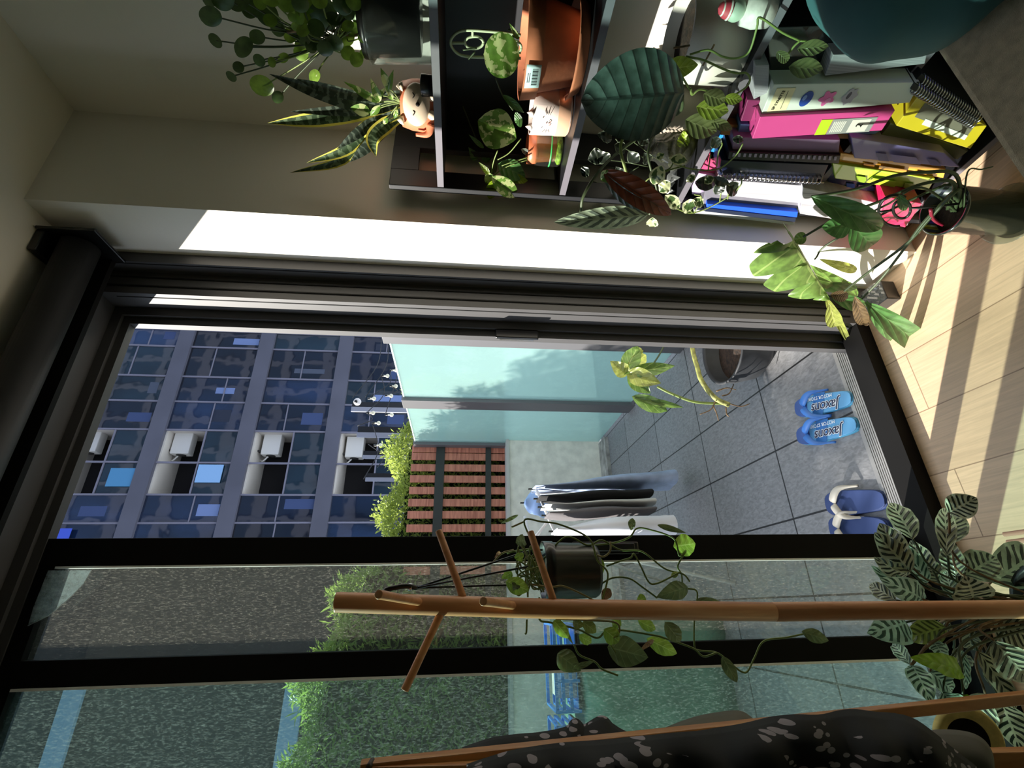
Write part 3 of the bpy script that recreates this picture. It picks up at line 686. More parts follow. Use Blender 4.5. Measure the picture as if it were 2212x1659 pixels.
garment('trousers', 'blue-grey trousers hanging at the right end of the drying rack', 'clothing', ((1152, 1052), (1152, 1062)), ((1450, 1018), (1446, 1054)), 2.80, .13, M('denim_grey', (158, 174, 204), .85, var=.08, scale=12, bump=.4, bscale=20))
garment('black_shirt', 'black shirt hanging next to the blue-grey trousers', 'clothing', ((1162, 1068), (1165, 1088)), ((1395, 1060), (1400, 1080)), 2.72, .12, M('black_cloth', (20, 20, 22), .9))
garment('pale_shirt', 'pale grey shirt pinned between the black and the dark grey one', 'clothing', ((1172, 1092), (1174, 1100)), ((1402, 1079), (1404, 1098)), 2.66, .12, M('pale_cloth', (196, 196, 192), .85, bump=.4, bscale=20))
garment('dark_grey_shirt', 'dark grey shirt with a rounded hem on the drying rack', 'clothing', ((1178, 1100), (1185, 1128)), ((1402, 1098), (1405, 1112)), 2.60, .12, M('dark_grey_cloth', (96, 92, 94), .9, bump=.4, bscale=20))
garment('white_towel', 'white towel hanging beside the black door stile', 'clothing', ((1195, 1132), (1200, 1165)), ((1445, 1112), (1445, 1165)), 2.5, .12, M('white_cloth', (222, 224, 232), .85, bump=.5, bscale=16))
garment('light_blue_shirt', 'light blue shirt hung behind the dark ones at the back of the rack', 'clothing', ((1132, 1062), (1136, 1112)), ((1180, 1060), (1182, 1115)), 3.05, .05, M('light_blue_cloth', (150, 178, 224), .85))
# balcony monstera
bm_ = thing('potted_monstera', (1.13, 1.82, 0), 'leggy monstera in a round grey planter on the balcony', 'plant')
PGR = M('planter_grey', (44, 46, 50), .6, var=.1, scale=20)
obj('planter', MB().lathe((1.10, 1.84, 0), [(0, 0), (.10, 0), (.15, .05), (.172, .14), (.172, .19), (.18, .2), (.172, .205), (.162, .19), (.16, .12), (0, .12)], 40), PGR, bm_)
obj('soil', MB().lathe((1.10, 1.84, .121), [(0, .012), (.159, .004)], 30), SOIL, bm_)
trunk = [Vector((1.12, 1.82, .15)), at(1500, 735, Y=1.86), at(1508, 800, Y=1.86), at(1520, 830, Y=1.87), at(1545, 860, Y=1.88), at(1575, 875, Y=1.88)]
obj('stem', MB().tube(spline(trunk, 6), .010, 10, .012), M('monstera_trunk', (132, 134, 74), .6, var=.3, scale=40), bm_)
for q in (((1548, 845), (1570, 838), (1590, 842)), ((1560, 855), (1575, 850), (1585, 830)), ((1575, 872), (1600, 878), (1620, 872)), ((1568, 880), (1570, 895), (1575, 900)), ((1545, 868), (1535, 885), (1512, 895)), ((1540, 875), (1548, 893), (1552, 908))):
    obj('aerial_root', MB().tube(spline([at(a, b, Y=1.88) for a, b in q], 4), .0035, 6, .002), BROWNSTEM, bm_)
stem(bm_, [(1560, 872), (1500, 868), (1450, 850), (1420, 835)], .006, GREENSTEM, Y=1.9)
stem(bm_, [(1440, 735), (1425, 765), (1412, 785)], .004, DARKSTEM, Y=1.9)
for b_, t_, wd, mt, kd, fo in (((1350, 803), (1378, 748), 40, L_MON, 'heart', .4), ((1352, 806), (1318, 780), 34, L_MONY, 'heart', .5), ((1355, 806), (1458, 790), 30, L_MON, 'lance', .3), ((1354, 806), (1428, 828), 40, L_MONY, 'lance', .5), ((1356, 810), (1405, 850), 34, L_MON, 'lance', .6), ((1375, 770), (1380, 750), 22, L_MONY, 'lance', .5), ((1365, 856), (1442, 888), 34, L_MON, 'lance', .5), ((1370, 860), (1476, 880), 16, L_MON, 'lance', .5), ((1353, 800), (1395, 766), 30, L_MONY, 'lance', .5)):
    pleaf(bm_, b_, t_, wd, mt, kd, fold=fo, Y=1.9, Y2=1.9+random.uniform(-.05, .05), wave=.004)

# ================================================================= BOOKCASE
bk = thing('bookcase', (1.2, .55, 0), 'tall open black bookcase against the right wall, crowded with plants and folders', 'bookcase')
BX0, BX1, BY0, BY1 = 1.065, 1.335, .0, .975
BZ = [1.488, 1.145, .80, .43, .07]
for i, z in enumerate(BZ):
    s = box('shelf_board', (BX0, BY0, z-.018), (BX1, BY1, z), SHELF, bk)
    box('edge_strip', (BX0-.0015, BY0, z-.0175), (BX0, BY1, z-.0005), EDGE, s)
for y0, y1 in ((BY1, BY1+.018), (BY0-.018, BY0)):
    box('side_post', (BX0-.004, y0, 0), (1.125, y1, 1.62), SHELF, bk, .002); box('side_post', (1.215, y0, 0), (BX1, y1, 1.62), SHELF, bk, .002)
    box('side_rail', (1.125, y0, 1.545), (1.215, y1, 1.62), SHELF, bk)
    for z in (1.12, .78, .40, .04): box('side_rail', (1.125, y0, z), (1.215, y1, z+.03), SHELF, bk)
box('back_panel', (1.328, BY0, 1.145), (1.334, BY1, 1.47), SHELF, bk)
box('back_panel', (1.328, BY0, .07), (1.334, BY1, .782), SHELF, bk)
box('back_rail', (1.318, BY0, 1.20), (1.328, .80, 1.225), EDGE, bk)

# ---- pots and plants, top shelf
Z1 = BZ[0]+.001; Z2 = BZ[1]+.001; Z3 = BZ[2]+.001
def pot(parent, c, r0, r1, h, mat, rim=0, name='pot', soil=True, wall=.006, rimh=.02, seg=44):
    x, y, z = c
    pr = [(0, z), (r0, z), (r1, z+h-(rimh if rim else 0))]
    if rim: pr += [(r1+rim, z+h-rimh), (r1+rim, z+h)]
    else: pr += [(r1, z+h)]
    pr += [(r1-wall, z+h), (r1-wall, z+h*.78), (0, z+h*.78)]
    pr = [(a, b-z) for a, b in pr]
    o = obj(name, MB().lathe(c, pr, seg), mat, parent)
    if soil: obj('soil', MB().lathe((x, y, z+h*.79), [(0, .008), ((r1-wall)*.98, 0)], seg), SOIL, parent)
    return o
CLEAR = glass('clear_plastic', (225, 232, 230), base=.06, dirt=.05, dscale=10, rough=.1)
pl = thing('pilea_plant', (1.2, .63, Z1), 'trailing round-leaved plant in the big black pot on the top shelf', 'plant')
pot(pl, (1.2, .63, Z1+.03), .072, .082, .125, PLAST, rim=.004, name='nursery_pot')
obj('clear_cover_pot', MB().lathe((1.2, .63, Z1), [(0, 0), (.084, 0), (.094, .135), (.098, .14), (.093, .14), (.082, .005), (0, .004)], 40), CLEAR, pl)
PL = [(455, 35, 45, 0), (465, 88, 30, 0), (527, 102, 44, 0), (556, 80, 34, 0), (500, 165, 22, 0), (515, 145, 26, 0), (566, 185, 46, 1), (600, 210, 26, 0), (627, 76, 32, 1), (650, 115, 36, 1), (683, 60, 38, 0), (642, 30, 40, 1), (702, 105, 34, 0), (745, 78, 42, 1), (786, 115, 20, 1), (680, 165, 26, 1), (600, 60, 36, 0), (577, 30, 50, 0), (540, 15, 44, 0), (622, 5, 44, 1), (697, 20, 60, 0), (455, -8, 40, 0), (612, 125, 24, 1), (672, 100, 30, 0), (655, 65, 30, 1), (560, 130, 26, 0), (720, 40, 34, 0)]
rt = at(790, 70, X=1.2)
for k in range(30):
    PL.append((random.uniform(560, 790), random.uniform(-5, 135)*(.55 if k % 2 else 1), random.uniform(20, 40), 1 if k % 3 else 0))
PL += [(480, -5, 60, 0), (660, -5, 60, 1), (740, 8, 50, 0), (700, 35, 64, 0), (515, -2, 50, 0)]
for i, (x, y, dm, br) in enumerate(PL):
    X = random.uniform(1.1, 1.2); a = random.uniform(-.6, .6)
    k = dm*.5
    pleaf(pl, (x+k*math.cos(a), y-k*math.sin(a)), (x-k*math.cos(a), y+k*math.sin(a)), dm*random.uniform(.8, 1), L_PILEAL if br else L_PILEA, 'round', fold=random.uniform(0, .2), droop=.05, twist=random.uniform(-.5, .5), X=X, X2=X+random.uniform(-.03, .03), curl=.2)
    e = at(x+k*.2, y, X=X+.004); j = at(700, 95, X=1.17).lerp(rt, random.random()*.6); obj('leaf_stalk', MB().tube(spline([j, (j+e)/2+Vector((0, .01, .015)), e], 5), .0016, 5), GREENSTEM if br else DARKSTEM, pl)
obj('stem', MB().tube(spline([rt, at(760, 75, X=1.19), at(725, 68, X=1.17), at(690, 60, X=1.16), at(620, 70, X=1.15)], 5), .005, 8, .003), BROWNSTEM, pl)
tag(obj('small_black_pot', MB().lathe((1.13, .735, Z1), [(0, 0), (.022, 0), (.024, .03), (.02, .032), (0, .03)], 20), PLAST), 'tiny black glossy dish between the clear pot and the fox pot', 'dish')
# fox pot
fx = thing('fox_planter', (1.17, .80, Z1), 'orange fox-shaped planter with a cream face on the top shelf', 'planter')
FOX = M('fox_orange', (214, 128, 92), .45, var=.08, scale=14); CREAM = M('cream_glaze', (226, 206, 178), .4)
fr = .055; fc = Vector((1.165, .812, Z1))
obj('body', MB().lathe(fc, [(0, 0), (fr*.8, 0), (fr*1.08, .03), (fr*1.05, .06), (fr*.92, .085), (fr*.84, .085), (fr*.84, .07), (0, .07)], 40), FOX, fx)
obj('soil', MB().lathe(fc+Vector((0, 0, .071)), [(0, .004), (fr*.82, 0)], 30), SOIL, fx)
vd = Vector((-.8, -.6, 0)).normalized(); sdv = Vector((-vd.y, vd.x, 0))
fa = obj('face', MB().sphere(ORG[fx.name], 1, 24, 14, (.047, .02, .033)), CREAM, fx)
fa.rotation_euler = (0, 0, math.atan2(sdv.y, sdv.x)); fa.location = fc+vd*.0525+Vector((0, 0, .045))-ORG[fx.name]
for s in (-1, 1):
    e = fc+vd*.045+sdv*s*.036+Vector((0, 0, .078)); obj('ear', MB().lathe(e, [(0, .016), (.008, .008), (.011, 0), (0, -.002)], 14), CREAM, fx)
    e2 = fc+vd*.0705+sdv*s*.018+Vector((0, 0, .052)); obj('eye', MB().tube(spline([e2-sdv*.006, e2+vd*.001-Vector((0, 0, .004)), e2+sdv*.006], 4), .0011, 6), M('ink', (30, 24, 22), .6), fx)
    obj('paw', MB().sphere(fc+vd*.05+sdv*s*.02+Vector((0, 0, .008)), .011, 12, 8), CREAM, fx)
obj('nose', MB().sphere(fc+vd*.073+Vector((0, 0, .04)), .005, 10, 8), MC['ink'], fx)
obj('tail', MB().tube(spline([fc+sdv*-.04+vd*.03+Vector((0, 0, .012)), fc+sdv*-.062+vd*.03+Vector((0, 0, .02)), fc+sdv*-.066+vd*.03+Vector((0, 0, .05))], 5), .012, 10, .004), FOX, fx)
sn = thing('snake_plant', fc+Vector((0, 0, .072)), 'snake plant with yellow-edged blades growing out of the fox planter', 'plant')
def blade(parent, px, wpx, mat, Xs, kind='blade', name='leaf'):
    P = spline([at(a, b, X=X) for (a, b), X in zip(px, Xs)], 6); n = len(P); rows = []; uv = []
    k = mpp(P[n//2])*.5*wpx; pv = None
    for i, p in enumerate(P):
        t = i/(n-1); tg = (P[min(i+1, n-1)]-P[max(i-1, 0)]).normalized(); view = (p-Vector((0, 0, H))).normalized()
        s = tg.cross(view).normalized(); nn = s.cross(tg)
        if nn.dot(view) > 0: nn = -nn
        h = max(PROF[kind](t), .02)*k; row = []
        for j in range(7):
            u = -1+j/3; row.append(p+s*u*h+nn*abs(u)*h*.35); uv.append((u, t+1e-4))
        rows.append(row)
    return obj(name, MB().grid(rows, True, uv), mat, parent)
XX = (1.17, 1.15, 1.12, 1.10)
for px, wd, mt in ((((872, 222), (770, 245), (680, 258), (578, 266)), 32, L_SNAKE), (((872, 218), (800, 232), (690, 200), (582, 160)), 30, L_SNAKED), (((872, 220), (790, 238), (720, 240), (628, 241)), 20, L_SNAKED),
                   (((872, 240), (795, 268), (740, 345), (627, 373)), 24, L_SNAKE), (((872, 245), (800, 275), (745, 325), (662, 352)), 26, L_SNAKE), (((872, 250), (835, 270), (805, 300), (812, 338)), 32, L_SNAKE), (((872, 235), (810, 262), (770, 290), (728, 322)), 22, L_SNAKED),
                   (((872, 200), (780, 208), (700, 190), (640, 170)), 20, L_SNAKED), (((872, 252), (830, 280), (790, 320), (755, 350)), 24, L_SNAKED)):
    blade(sn, px, wd, mt, XX)
for b_, t_, wd in (((820, 222), (742, 176), 16), ((820, 220), (800, 168), 18), ((822, 228), (800, 250), 14), ((800, 242), (757, 232), 24), ((838, 255), (828, 268), 10), ((840, 190), (822, 146), 18), ((836, 200), (850, 150), 14), ((858, 235), (852, 256), 10), ((846, 215), (838, 190), 12), ((820, 205), (832, 190), 10)):
    pleaf(sn, b_, t_, wd, L_VAR, 'lance', X=1.12, fold=.4)
    stem(sn, [(866, 222), ((866+b_[0])/2, (222+b_[1])/2-3), b_], .0014, GREENSTEM, X=1.13)
# ---- middle shelf
tp = thing('terracotta_pot', (1.17, .66, Z2), 'large terracotta pot with a barcode sticker on the middle shelf', 'plant pot')
tc_ = Vector((1.185, .655, Z2))
obj('saucer', MB().lathe(tc_, [(0, 0), (.088, 0), (.1, .02), (.104, .026), (.097, .026), (.086, .008), (0, .008)], 48), TERR, tp)
obj('pot', MB().lathe(tc_+Vector((0, 0, .009)), [(0, 0), (.072, 0), (.094, .092), (.107, .093), (.112, .13), (.104, .13), (.1, .11), (0, .11)], 48), TERR, tp)
obj('soil', MB().lathe(tc_+Vector((0, 0, .12)), [(0, .006), (.1, 0)], 40), SOIL, tp)
va = math.pi-.02
for nm, mt, dz0, dz1, da, rr in (('sticker', M('sticker_white', (196, 222, 226), .5), .103, .136, .23, .1125),):
    rows = [[tc_+Vector(((rr+(z-.104)*.13)*math.cos(va+a), (rr+(z-.104)*.13)*math.sin(va+a), z)) for a in [da*(-1+j/4) for j in range(9)]] for z in (dz0, (dz0+dz1)/2, dz1)]
    stk = obj(nm, MB().grid(rows), mt, tp, solid=.0005)
mb = MB()
for k in range(15):
    a = -.15+.3*k/14; wv = .003 if k % 3 else .0055
    mb.add([tc_+Vector(((.1136+(z-.104)*.13)*math.cos(va+a+s*wv), (.1136+(z-.104)*.13)*math.sin(va+a+s*wv), z)) for z, s in ((.109, -1), (.109, 1), (.122, 1), (.122, -1))], [(0, 1, 2, 3)])
for zz in (.1265, .1305):
    mb.add([tc_+Vector(((.1136+(z-.104)*.13)*math.cos(va+a), (.1136+(z-.104)*.13)*math.sin(va+a), z)) for z, a in ((zz, -.1), (zz, .08), (zz+.0014, .08), (zz+.0014, -.1))], [(0, 1, 2, 3)])
obj('barcode_print', mb, M('print_black', (40, 44, 48), .6), stk)
pv = thing('golden_pothos', tc_+Vector((0, 0, .121)), 'pale variegated pothos with a round cream trellis in the terracotta pot', 'plant')
TRL = M('trellis_cream', (196, 208, 172), .5)
def loop(parent, c, r, tr, X, mat, name='trellis'):
    pts = [at(c[0]+r[0]*math.cos(a), c[1]+r[1]*math.sin(a), X=X) for a in [2*math.pi*k/28 for k in range(29)]]
    return obj(name, MB().tube(pts, tr, 8), mat, parent)
XT = 1.15
obj('trellis', MB().tube(spline([at(a, b, X=XT) for a, b in ((1125, 76), (1060, 68), (1000, 66), (976, 82), (976, 102), (998, 120), (1050, 124), (1125, 126))], 6), .0032, 8), TRL, pv)
loop(pv, (1024, 92), (20, 13), .003, XT, TRL); loop(pv, (1112, 103), (14, 14), .003, XT, TRL)
stem(pv, [(1021, 66), (1021, 78)], .003, TRL, 'trellis_spoke', X=XT); stem(pv, [(976, 93), (1003, 93)], .003, TRL, 'trellis_spoke', X=XT)
pleaf(pv, (1045, 118), (1122, 122), 82, L_VAR, 'round', X=1.10, fold=.12, wave=.002)
stem(pv, [(1125, 115), (1060, 112), (1045, 118)], .002, GREENSTEM, X=1.13)
pleaf(pv, (1120, 85), (1100, 50), 10, L_VAR, 'lance', X=1.12, fold=.3)
stem(pv, [(1070, 168), (1085, 205), (1108, 238)], .0016, DARKSTEM, X=1.12); pleaf(pv, (1086, 205), (1132, 244), 16, L_MOND, 'lance', X=1.12, fold=.5)
for q in (((1000, 108), (1030, 104)), ((1012, 128), (1026, 112)), ((1118, 70), (1098, 64)), ((1122, 82), (1106, 78))): stem(pv, q, .002, DARKSTEM, 'dry_stub', X=1.13)
# cat-face pot
ct = thing('bunny_face_pot', (1.165, .80, Z2), 'cream pot with a drawn whiskered animal face and peach band', 'plant pot')
cc = Vector((1.165, .80, Z2)); 
obj('pot', MB().lathe(cc, [(0, 0), (.046, 0), (.052, .004), (.0535, .045), (.056, .1), (.051, .1), (.05, .085), (0, .085)], 44), M('cream_pot', (228, 214, 204), .5), ct)
obj('peach_band', MB().lathe(cc, [(.0475, .0), (.0532, .006), (.0545, .036)], 44), M('peach', (222, 178, 146), .5), ct)
obj('soil', MB().lathe(cc+Vector((0, 0, .09)), [(0, .004), (.05, 0)], 30), SOIL, ct)
def onpot(a, z, r=.0558): return cc+Vector(((r)*math.cos(a), r*math.sin(a), z))
a0 = math.atan2(-.8, -1.165)-.45
for s in (-1, 1):
    for k in (-1, 0, 1):
        obj('whisker', MB().tube([onpot(a0+s*.34, .062+k*.004), onpot(a0+s*.52, .062+k*.009)], .0006, 5), MC['ink'], ct)
    obj('eye', MB().sphere(onpot(a0+s*.22, .074), .0012, 8, 6), MC['ink'], ct)
    obj('mouth', MB().tube(spline([onpot(a0, .060), onpot(a0+s*.06, .053), onpot(a0+s*.13, .058)], 5), .0006, 5), M('mouth_pink', (150, 96, 88), .6), ct)
    e = cc+Vector((.05*math.cos(a0+s*.35), .05*math.sin(a0+s*.35), .1)); obj('ear', MB().lathe(e, [(0, .016), (.007, .006), (.01, 0), (0, -.002)], 12), MC['cream_pot'], ct)
obj('nose', MB().sphere(onpot(a0, .064), .0016, 8, 6), MC['mouth_pink'], ct)
# glass jar with small terracotta pot
jr = thing('glass_jar', (1.17, .905, Z2), 'clear glass jar holding a small orange pot at the shelf end', 'jar')
jc = Vector((1.165, .908, Z2))
obj('jar_wall', MB().lathe(jc, [(0, 0), (.04, 0), (.047, .01), (.048, .06), (.046, .075)], 36), glass('jar_glass', (215, 228, 200), base=.04, rough=.02), jr)
obj('moss', MB().lathe(jc+Vector((0, 0, .003)), [(0, .014), (.03, .016), (.042, .008), (.04, 0), (0, 0)], 30), M('moss', (116, 140, 52), .8, var=.4, scale=80, bump=.6), jr)
sp_ = thing('small_orange_pot', jc+Vector((0, 0, .02)), 'small orange plastic pot with a green ring sitting in the glass jar', 'plant pot')
obj('pot', MB().lathe(jc+Vector((0, 0, .0185)), [(0, 0), (.033, 0), (.039, .05), (.043, .052), (.044, .078), (.038, .078), (.036, .06), (0, .06)], 36), M('orange_pot', (200, 112, 76), .4, coat=.3), sp_)
obj('green_ring', MB().lathe(jc+Vector((0, 0, .032)), [(.0475, 0), (.049, .002), (.0475, .004)], 36), M('ring_green', (60, 170, 90), .4), sp_)
hp = thing('heartleaf_pothos', jc+Vector((0, 0, .08)), 'variegated heart-leaved pothos rising from the small pots on the middle shelf', 'plant')
for b_, t_, wd, mt, kd, X in (((1042, 265), (1115, 300), 78, L_VAR, 'heart', 1.08), ((1057, 376), (1034, 350), 12, L_LIME, 'lance', 1.1), ((1062, 382), (1118, 424), 36, L_VAR, 'oval', 1.07), ((1068, 392), (1057, 430), 26, L_LIME, 'heart', 1.08), ((1082, 358), (1135, 382), 44, L_MOND, 'heart', 1.12), ((1098, 388), (1140, 390), 26, L_LIME, 'heart', 1.11),
                          ((1045, 320), (1012, 290), 10, L_MOND, 'lance', 1.2), ((1030, 345), (1012, 318), 18, L_MOND, 'lance', 1.22), ((1060, 345), (1036, 322), 26, L_MOND, 'lance', 1.24), ((1070, 350), (1062, 378), 16, L_HEARTD, 'lance', 1.18), ((1140, 330), (1125, 322), 12, L_ALOS, 'lance', 1.15), ((1052, 372), (1062, 400), 22, L_VAR, 'lance', 1.1), ((1128, 255), (1112, 262), 30, L_MOND, 'oval', 1.12)):
    pleaf(hp, b_, t_, wd, mt, kd, X=X, fold=.3)
for q in (((1140, 345), (1095, 360), (1068, 378)), ((1060, 382), (1066, 350), (1075, 325)), ((1140, 340), (1100, 352), (1084, 358)), ((1125, 300), (1100, 330), (1075, 345))): stem(hp, q, .0016, GREENSTEM, X=1.11)
obj('long_runner', MB().tube(spline([at(1000, 230, X=1.28), at(1020, 280, X=1.28), at(1035, 310, X=1.25), at(1070, 340, X=1.22)], 6), .0018, 6), DARKSTEM, hp)
bp = thing('square_black_pot', (1.2, .50, Z2), 'black square nursery pot at the near end of the middle shelf', 'plant pot')
obj('pot', MB().hexa([(1.13, .40, Z2), (1.25, .40, Z2), (1.25, .505, Z2), (1.13, .505, Z2)], [(1.115, .39, Z2+.11), (1.265, .39, Z2+.11), (1.265, .52, Z2+.11), (1.115, .52, Z2+.11)]), PLAST, bp, bevel=.004)
obj('rim', MB().box((1.11, .385, Z2+.105), (1.27, .525, Z2+.122)), PLAST, bp)

# ---- lower plant shelf (z 0.80)
wp = thing('white_cylinder_pot', (1.16, .60, Z3), 'tall white cylindrical planter on the waist-high shelf', 'plant pot')
wc = Vector((1.165, .595, Z3))
pot(wp, wc, .086, .09, .14, WHT, name='pot', wall=.005)
ph = thing('trailing_philodendron', wc+Vector((0, 0, .11)), 'green heart-leaved vine spilling from the white cylindrical planter over the folders', 'plant')
for b_, t_, wd, mt, kd in (((1440, 150), (1508, 140), 42, L_HEART, 'heart'), ((1512, 232), (1574, 240), 42, L_HEART, 'heart'), ((1568, 212), (1604, 216), 22, L_HEART, 'heart'), ((1488, 262), (1548, 285), 50, L_HEARTD, 'heart'), ((1525, 205), (1568, 218), 34, L_HEARTD, 'heart'), ((1712, 145), (1778, 150), 38, L_HEARTD, 'heart'), ((1730, 105), (1790, 100), 30, L_HEARTD, 'heart'), ((1678, 112), (1702, 132), 20, L_HEARTD, 'round'), ((1540, 262), (1582, 280), 22, L_HEARTD, 'heart')):
    pleaf(ph, b_, t_, wd, mt, kd, X=1.03, fold=.25)
for q in (((1490, 118), (1530, 108), (1560, 122), (1590, 126), (1618, 112), (1635, 60), (1642, 38), (1690, 70), (1728, 88)), ((1482, 122), (1520, 130), (1560, 148), (1590, 158), (1612, 158), (1620, 172), (1610, 190), (1575, 212)), ((1492, 190), (1495, 205), (1512, 193), (1538, 200)), ((1470, 160), (1485, 185), (1497, 205)), ((1700, 120), (1715, 100), (1728, 88)), ((1728, 88), (1745, 90), (1760, 100))):
    stem(ph, q, .0022, GREENSTEM, X=1.035)
for q in (((1455, 104), (1490, 98)), ((1518, 142), (1543, 96))): stem(ph, q, .002, BROWNSTEM, 'twig', X=1.05)
rp = thing('ribbed_pot', (1.16, .745, Z3), 'grey ribbed ceramic pot behind the big dark leaf', 'plant pot')
pr = [(0, 0)]
for k in range(9): pr += [(.046+.002*k, .012*k), (.050+.002*k, .012*k+.006)]
obj('pot', MB().lathe((1.16, .75, Z3), pr+[(.058, .108), (.058, .09), (0, .09)], 44), M('taupe_ceramic', (158, 146, 132), .6), rp)
obj('soil', MB().lathe((1.16, .75, Z3+.092), [(0, .004), (.057, 0)], 30), SOIL, rp)
al = thing('alocasia', (1.15, .80, Z3+.09), 'alocasia with huge dark ribbed leaves, one silver and one curled red', 'plant')
pleaf(al, (1478, 200), (1255, 218), 168, L_ALO, 'ellipse', X=.98, X2=.95, fold=.10, droop=.12)
pleaf(al, (1302, 368), (1450, 464), 52, L_ALOR, 'oval', X=1.0, X2=.93, fold=.5, droop=.2, curl=.3)
pleaf(al, (1300, 372), (1440, 448), 34, L_ALO, 'oval', X=1.0, X2=.94, fold=.3, droop=.2, twist=.6)
pleaf(al, (1400, 464), (1197, 480), 46, L_ALOS, 'oval', X=.97, X2=.93, fold=.35, droop=.08)
pleaf(al, (1322, 372), (1298, 388), 26, L_VAR, 'oval', X=.99, fold=.5)
stem(al, [Vector((1.15, .79, Z3+.1)), at(1345, 300, X=1.06), at(1352, 370, X=1.02), at(1368, 410, X=1.0)], .004, GREENSTEM); stem(al, [Vector((1.15, .79, Z3+.1)), at(1340, 325, X=1.08), at(1290, 375, X=1.0), at(1260, 425, X=.96), at(1255, 458, X=.95)], .004, DARKSTEM)
stem(al, [Vector((1.15, .79, Z3+.1)), at(1470, 240, X=1.08), at(1474, 206, X=.99)], .004, DARKSTEM); stem(al, [Vector((1.15, .79, Z3+.1)), at(1400, 330, X=1.05), at(1420, 420, X=1.0), at(1402, 464, X=.97)], .003, DARKSTEM)
gc = thing('glass_cloche', (1.16, .86, Z3), 'round clear glass vase with a yellow leaf inside on the waist-high shelf', 'vase')
obj('glass', MB().lathe((1.13, .85, Z3), [(.03, 0), (.045, .012), (.056, .04), (.052, .07), (.036, .09), (.034, .105), (.04, .115)], 36), glass('vase_glass', (205, 205, 180), base=.05, rough=.03, ior=1.6), gc)
obj('water', MB().lathe((1.13, .85, Z3+.002), [(0, 0), (.03, 0), (.044, .012), (.053, .036), (0, .037)], 30), glass('water', (190, 196, 150), base=.08), gc)
pleaf(gc, (1475, 318), (1478, 282), 26, L_LIME, 'oval', X=1.11, fold=.2)
iv = thing('variegated_ivy', (1.17, .92, Z3), 'cream-edged ivy in a dark pot trailing over the shelf end and folders', 'plant')
pot(iv, (1.19, .92, Z3), .034, .04, .06, PLAST, name='pot')
obj('soil_crust', MB().lathe((1.19, .92, Z3+.048), [(0, .004), (.036, 0)], 24), SOIL, iv)
IV = [(1452, 345, 1485, 348, 24, 0), (1428, 362, 1410, 398, 34, 0), (1445, 395, 1425, 415, 30, 0), (1440, 425, 1468, 450, 26, 0), (1478, 440, 1500, 446, 34, 0), (1500, 432, 1518, 445, 22, 0), (1540, 385, 1520, 396, 20, 0), (1545, 384, 1575, 398, 22, 1), (1410, 472, 1412, 490, 26, 0), (1375, 455, 1395, 475, 14, 0), (1300, 335, 1270, 345, 34, 1), (1310, 345, 1290, 325, 30, 1), (1335, 255, 1300, 262, 30, 1), (1318, 300, 1290, 290, 26, 1), (1292, 400, 1268, 420, 32, 1), (1310, 405, 1300, 430, 28, 1), (1330, 315, 1350, 330, 26, 1), (1360, 330, 1380, 350, 26, 1), (1400, 350, 1390, 330, 24, 1), (1345, 380, 1330, 360, 22, 1), (1380, 300, 1400, 310, 20, 1), (1540, 300, 1552, 318, 24, 1), (1585, 300, 1606, 305, 16, 1), (1572, 400, 1590, 420, 30, 1), (1500, 380, 1482, 392, 18, 0), (1505, 395, 1540, 405, 30, 1), (1560, 395, 1545, 420, 24, 1), (1270, 365, 1258, 380, 24, 1), (1420, 340, 1435, 332, 16, 0), (1320, 440, 1312, 455, 22, 1)]
for a, b, c_, d_, wd, dk in IV:
    pleaf(iv, (a, b), (c_, d_), wd, L_IVYD if dk else L_IVY, 'heart', X=1.0 if a > 1400 else 1.12, fold=.3, wave=.002, twist=random.uniform(-.4, .4))
for q in (((1455, 350), (1480, 362), (1510, 367), (1540, 367), (1562, 360), (1590, 335), (1605, 310)), ((1440, 440), (1465, 452), (1490, 460), (1515, 455), (1548, 440), (1580, 420), (1600, 400), (1602, 385)), ((1548, 360), (1552, 330), (1560, 310), (1545, 302)), ((1530, 366), (1535, 335)), ((1508, 445), (1515, 425), (1500, 420)), ((1555, 435), (1558, 400), (1545, 386)), ((1572, 430), (1575, 400)), ((1480, 447), (1497, 460)), ((1500, 458), (1512, 440)), ((1385, 400), (1410, 380), (1445, 365), (1455, 350)), ((1410, 395), (1440, 370), (1480, 358))):
    stem(iv, q, .0018, GREENSTEM, X=1.0)
for q in (((1400, 360), (1350, 350), (1310, 345)), ((1390, 340), (1350, 320), (1330, 300)), ((1380, 360), (1330, 390), (1300, 400)), ((1360, 300), (1400, 330), (1430, 350))): stem(iv, q, .0015, DARKSTEM, X=1.13)
bag = thing('folded_plastic_bag', (1.12, .93, Z3), 'crumpled clear plastic wrap at the shelf end under the ivy', 'wrap')
rows = [[Vector((1.08+.07*i/7, .90+.06*j/5, Z3+.01+.03*random.random())) for j in range(6)] for i in range(8)]
obj('wrap', MB().grid(rows), glass('wrap', (235, 235, 240), base=.25, rough=.1), bag, solid=.0006)
mug = thing('snowman_mug', (1.08, .50, Z3), 'pale patterned figurine pot with a red and white striped cap', 'ornament')
mc_ = at(1580, 14, X=1.09); mc_.z = Z3
obj('body', MB().lathe(mc_, [(0, 0), (.03, 0), (.034, .03), (.03, .055), (0, .058)], 28), M('ornament_white', (222, 212, 206), .5, var=.06, scale=60), mug)
obj('head', MB().sphere(mc_+Vector((0, .005, .072)), .021, 20, 12), M('ornament_green', (176, 190, 172), .5), mug)
obj('striped_cap', MB().lathe(mc_+Vector((0, .005, .085)), [(.019, 0), (.016, .01), (.009, .02), (0, .024)], 24), M('cap_red', (190, 60, 76), .6), mug)
for k in range(3): obj('cap_stripe', MB().lathe(mc_+Vector((0, .005, .0865+k*.006)), [(.0195-k*.003, 0), (.0178-k*.003, .003)], 24), WHT, mug)

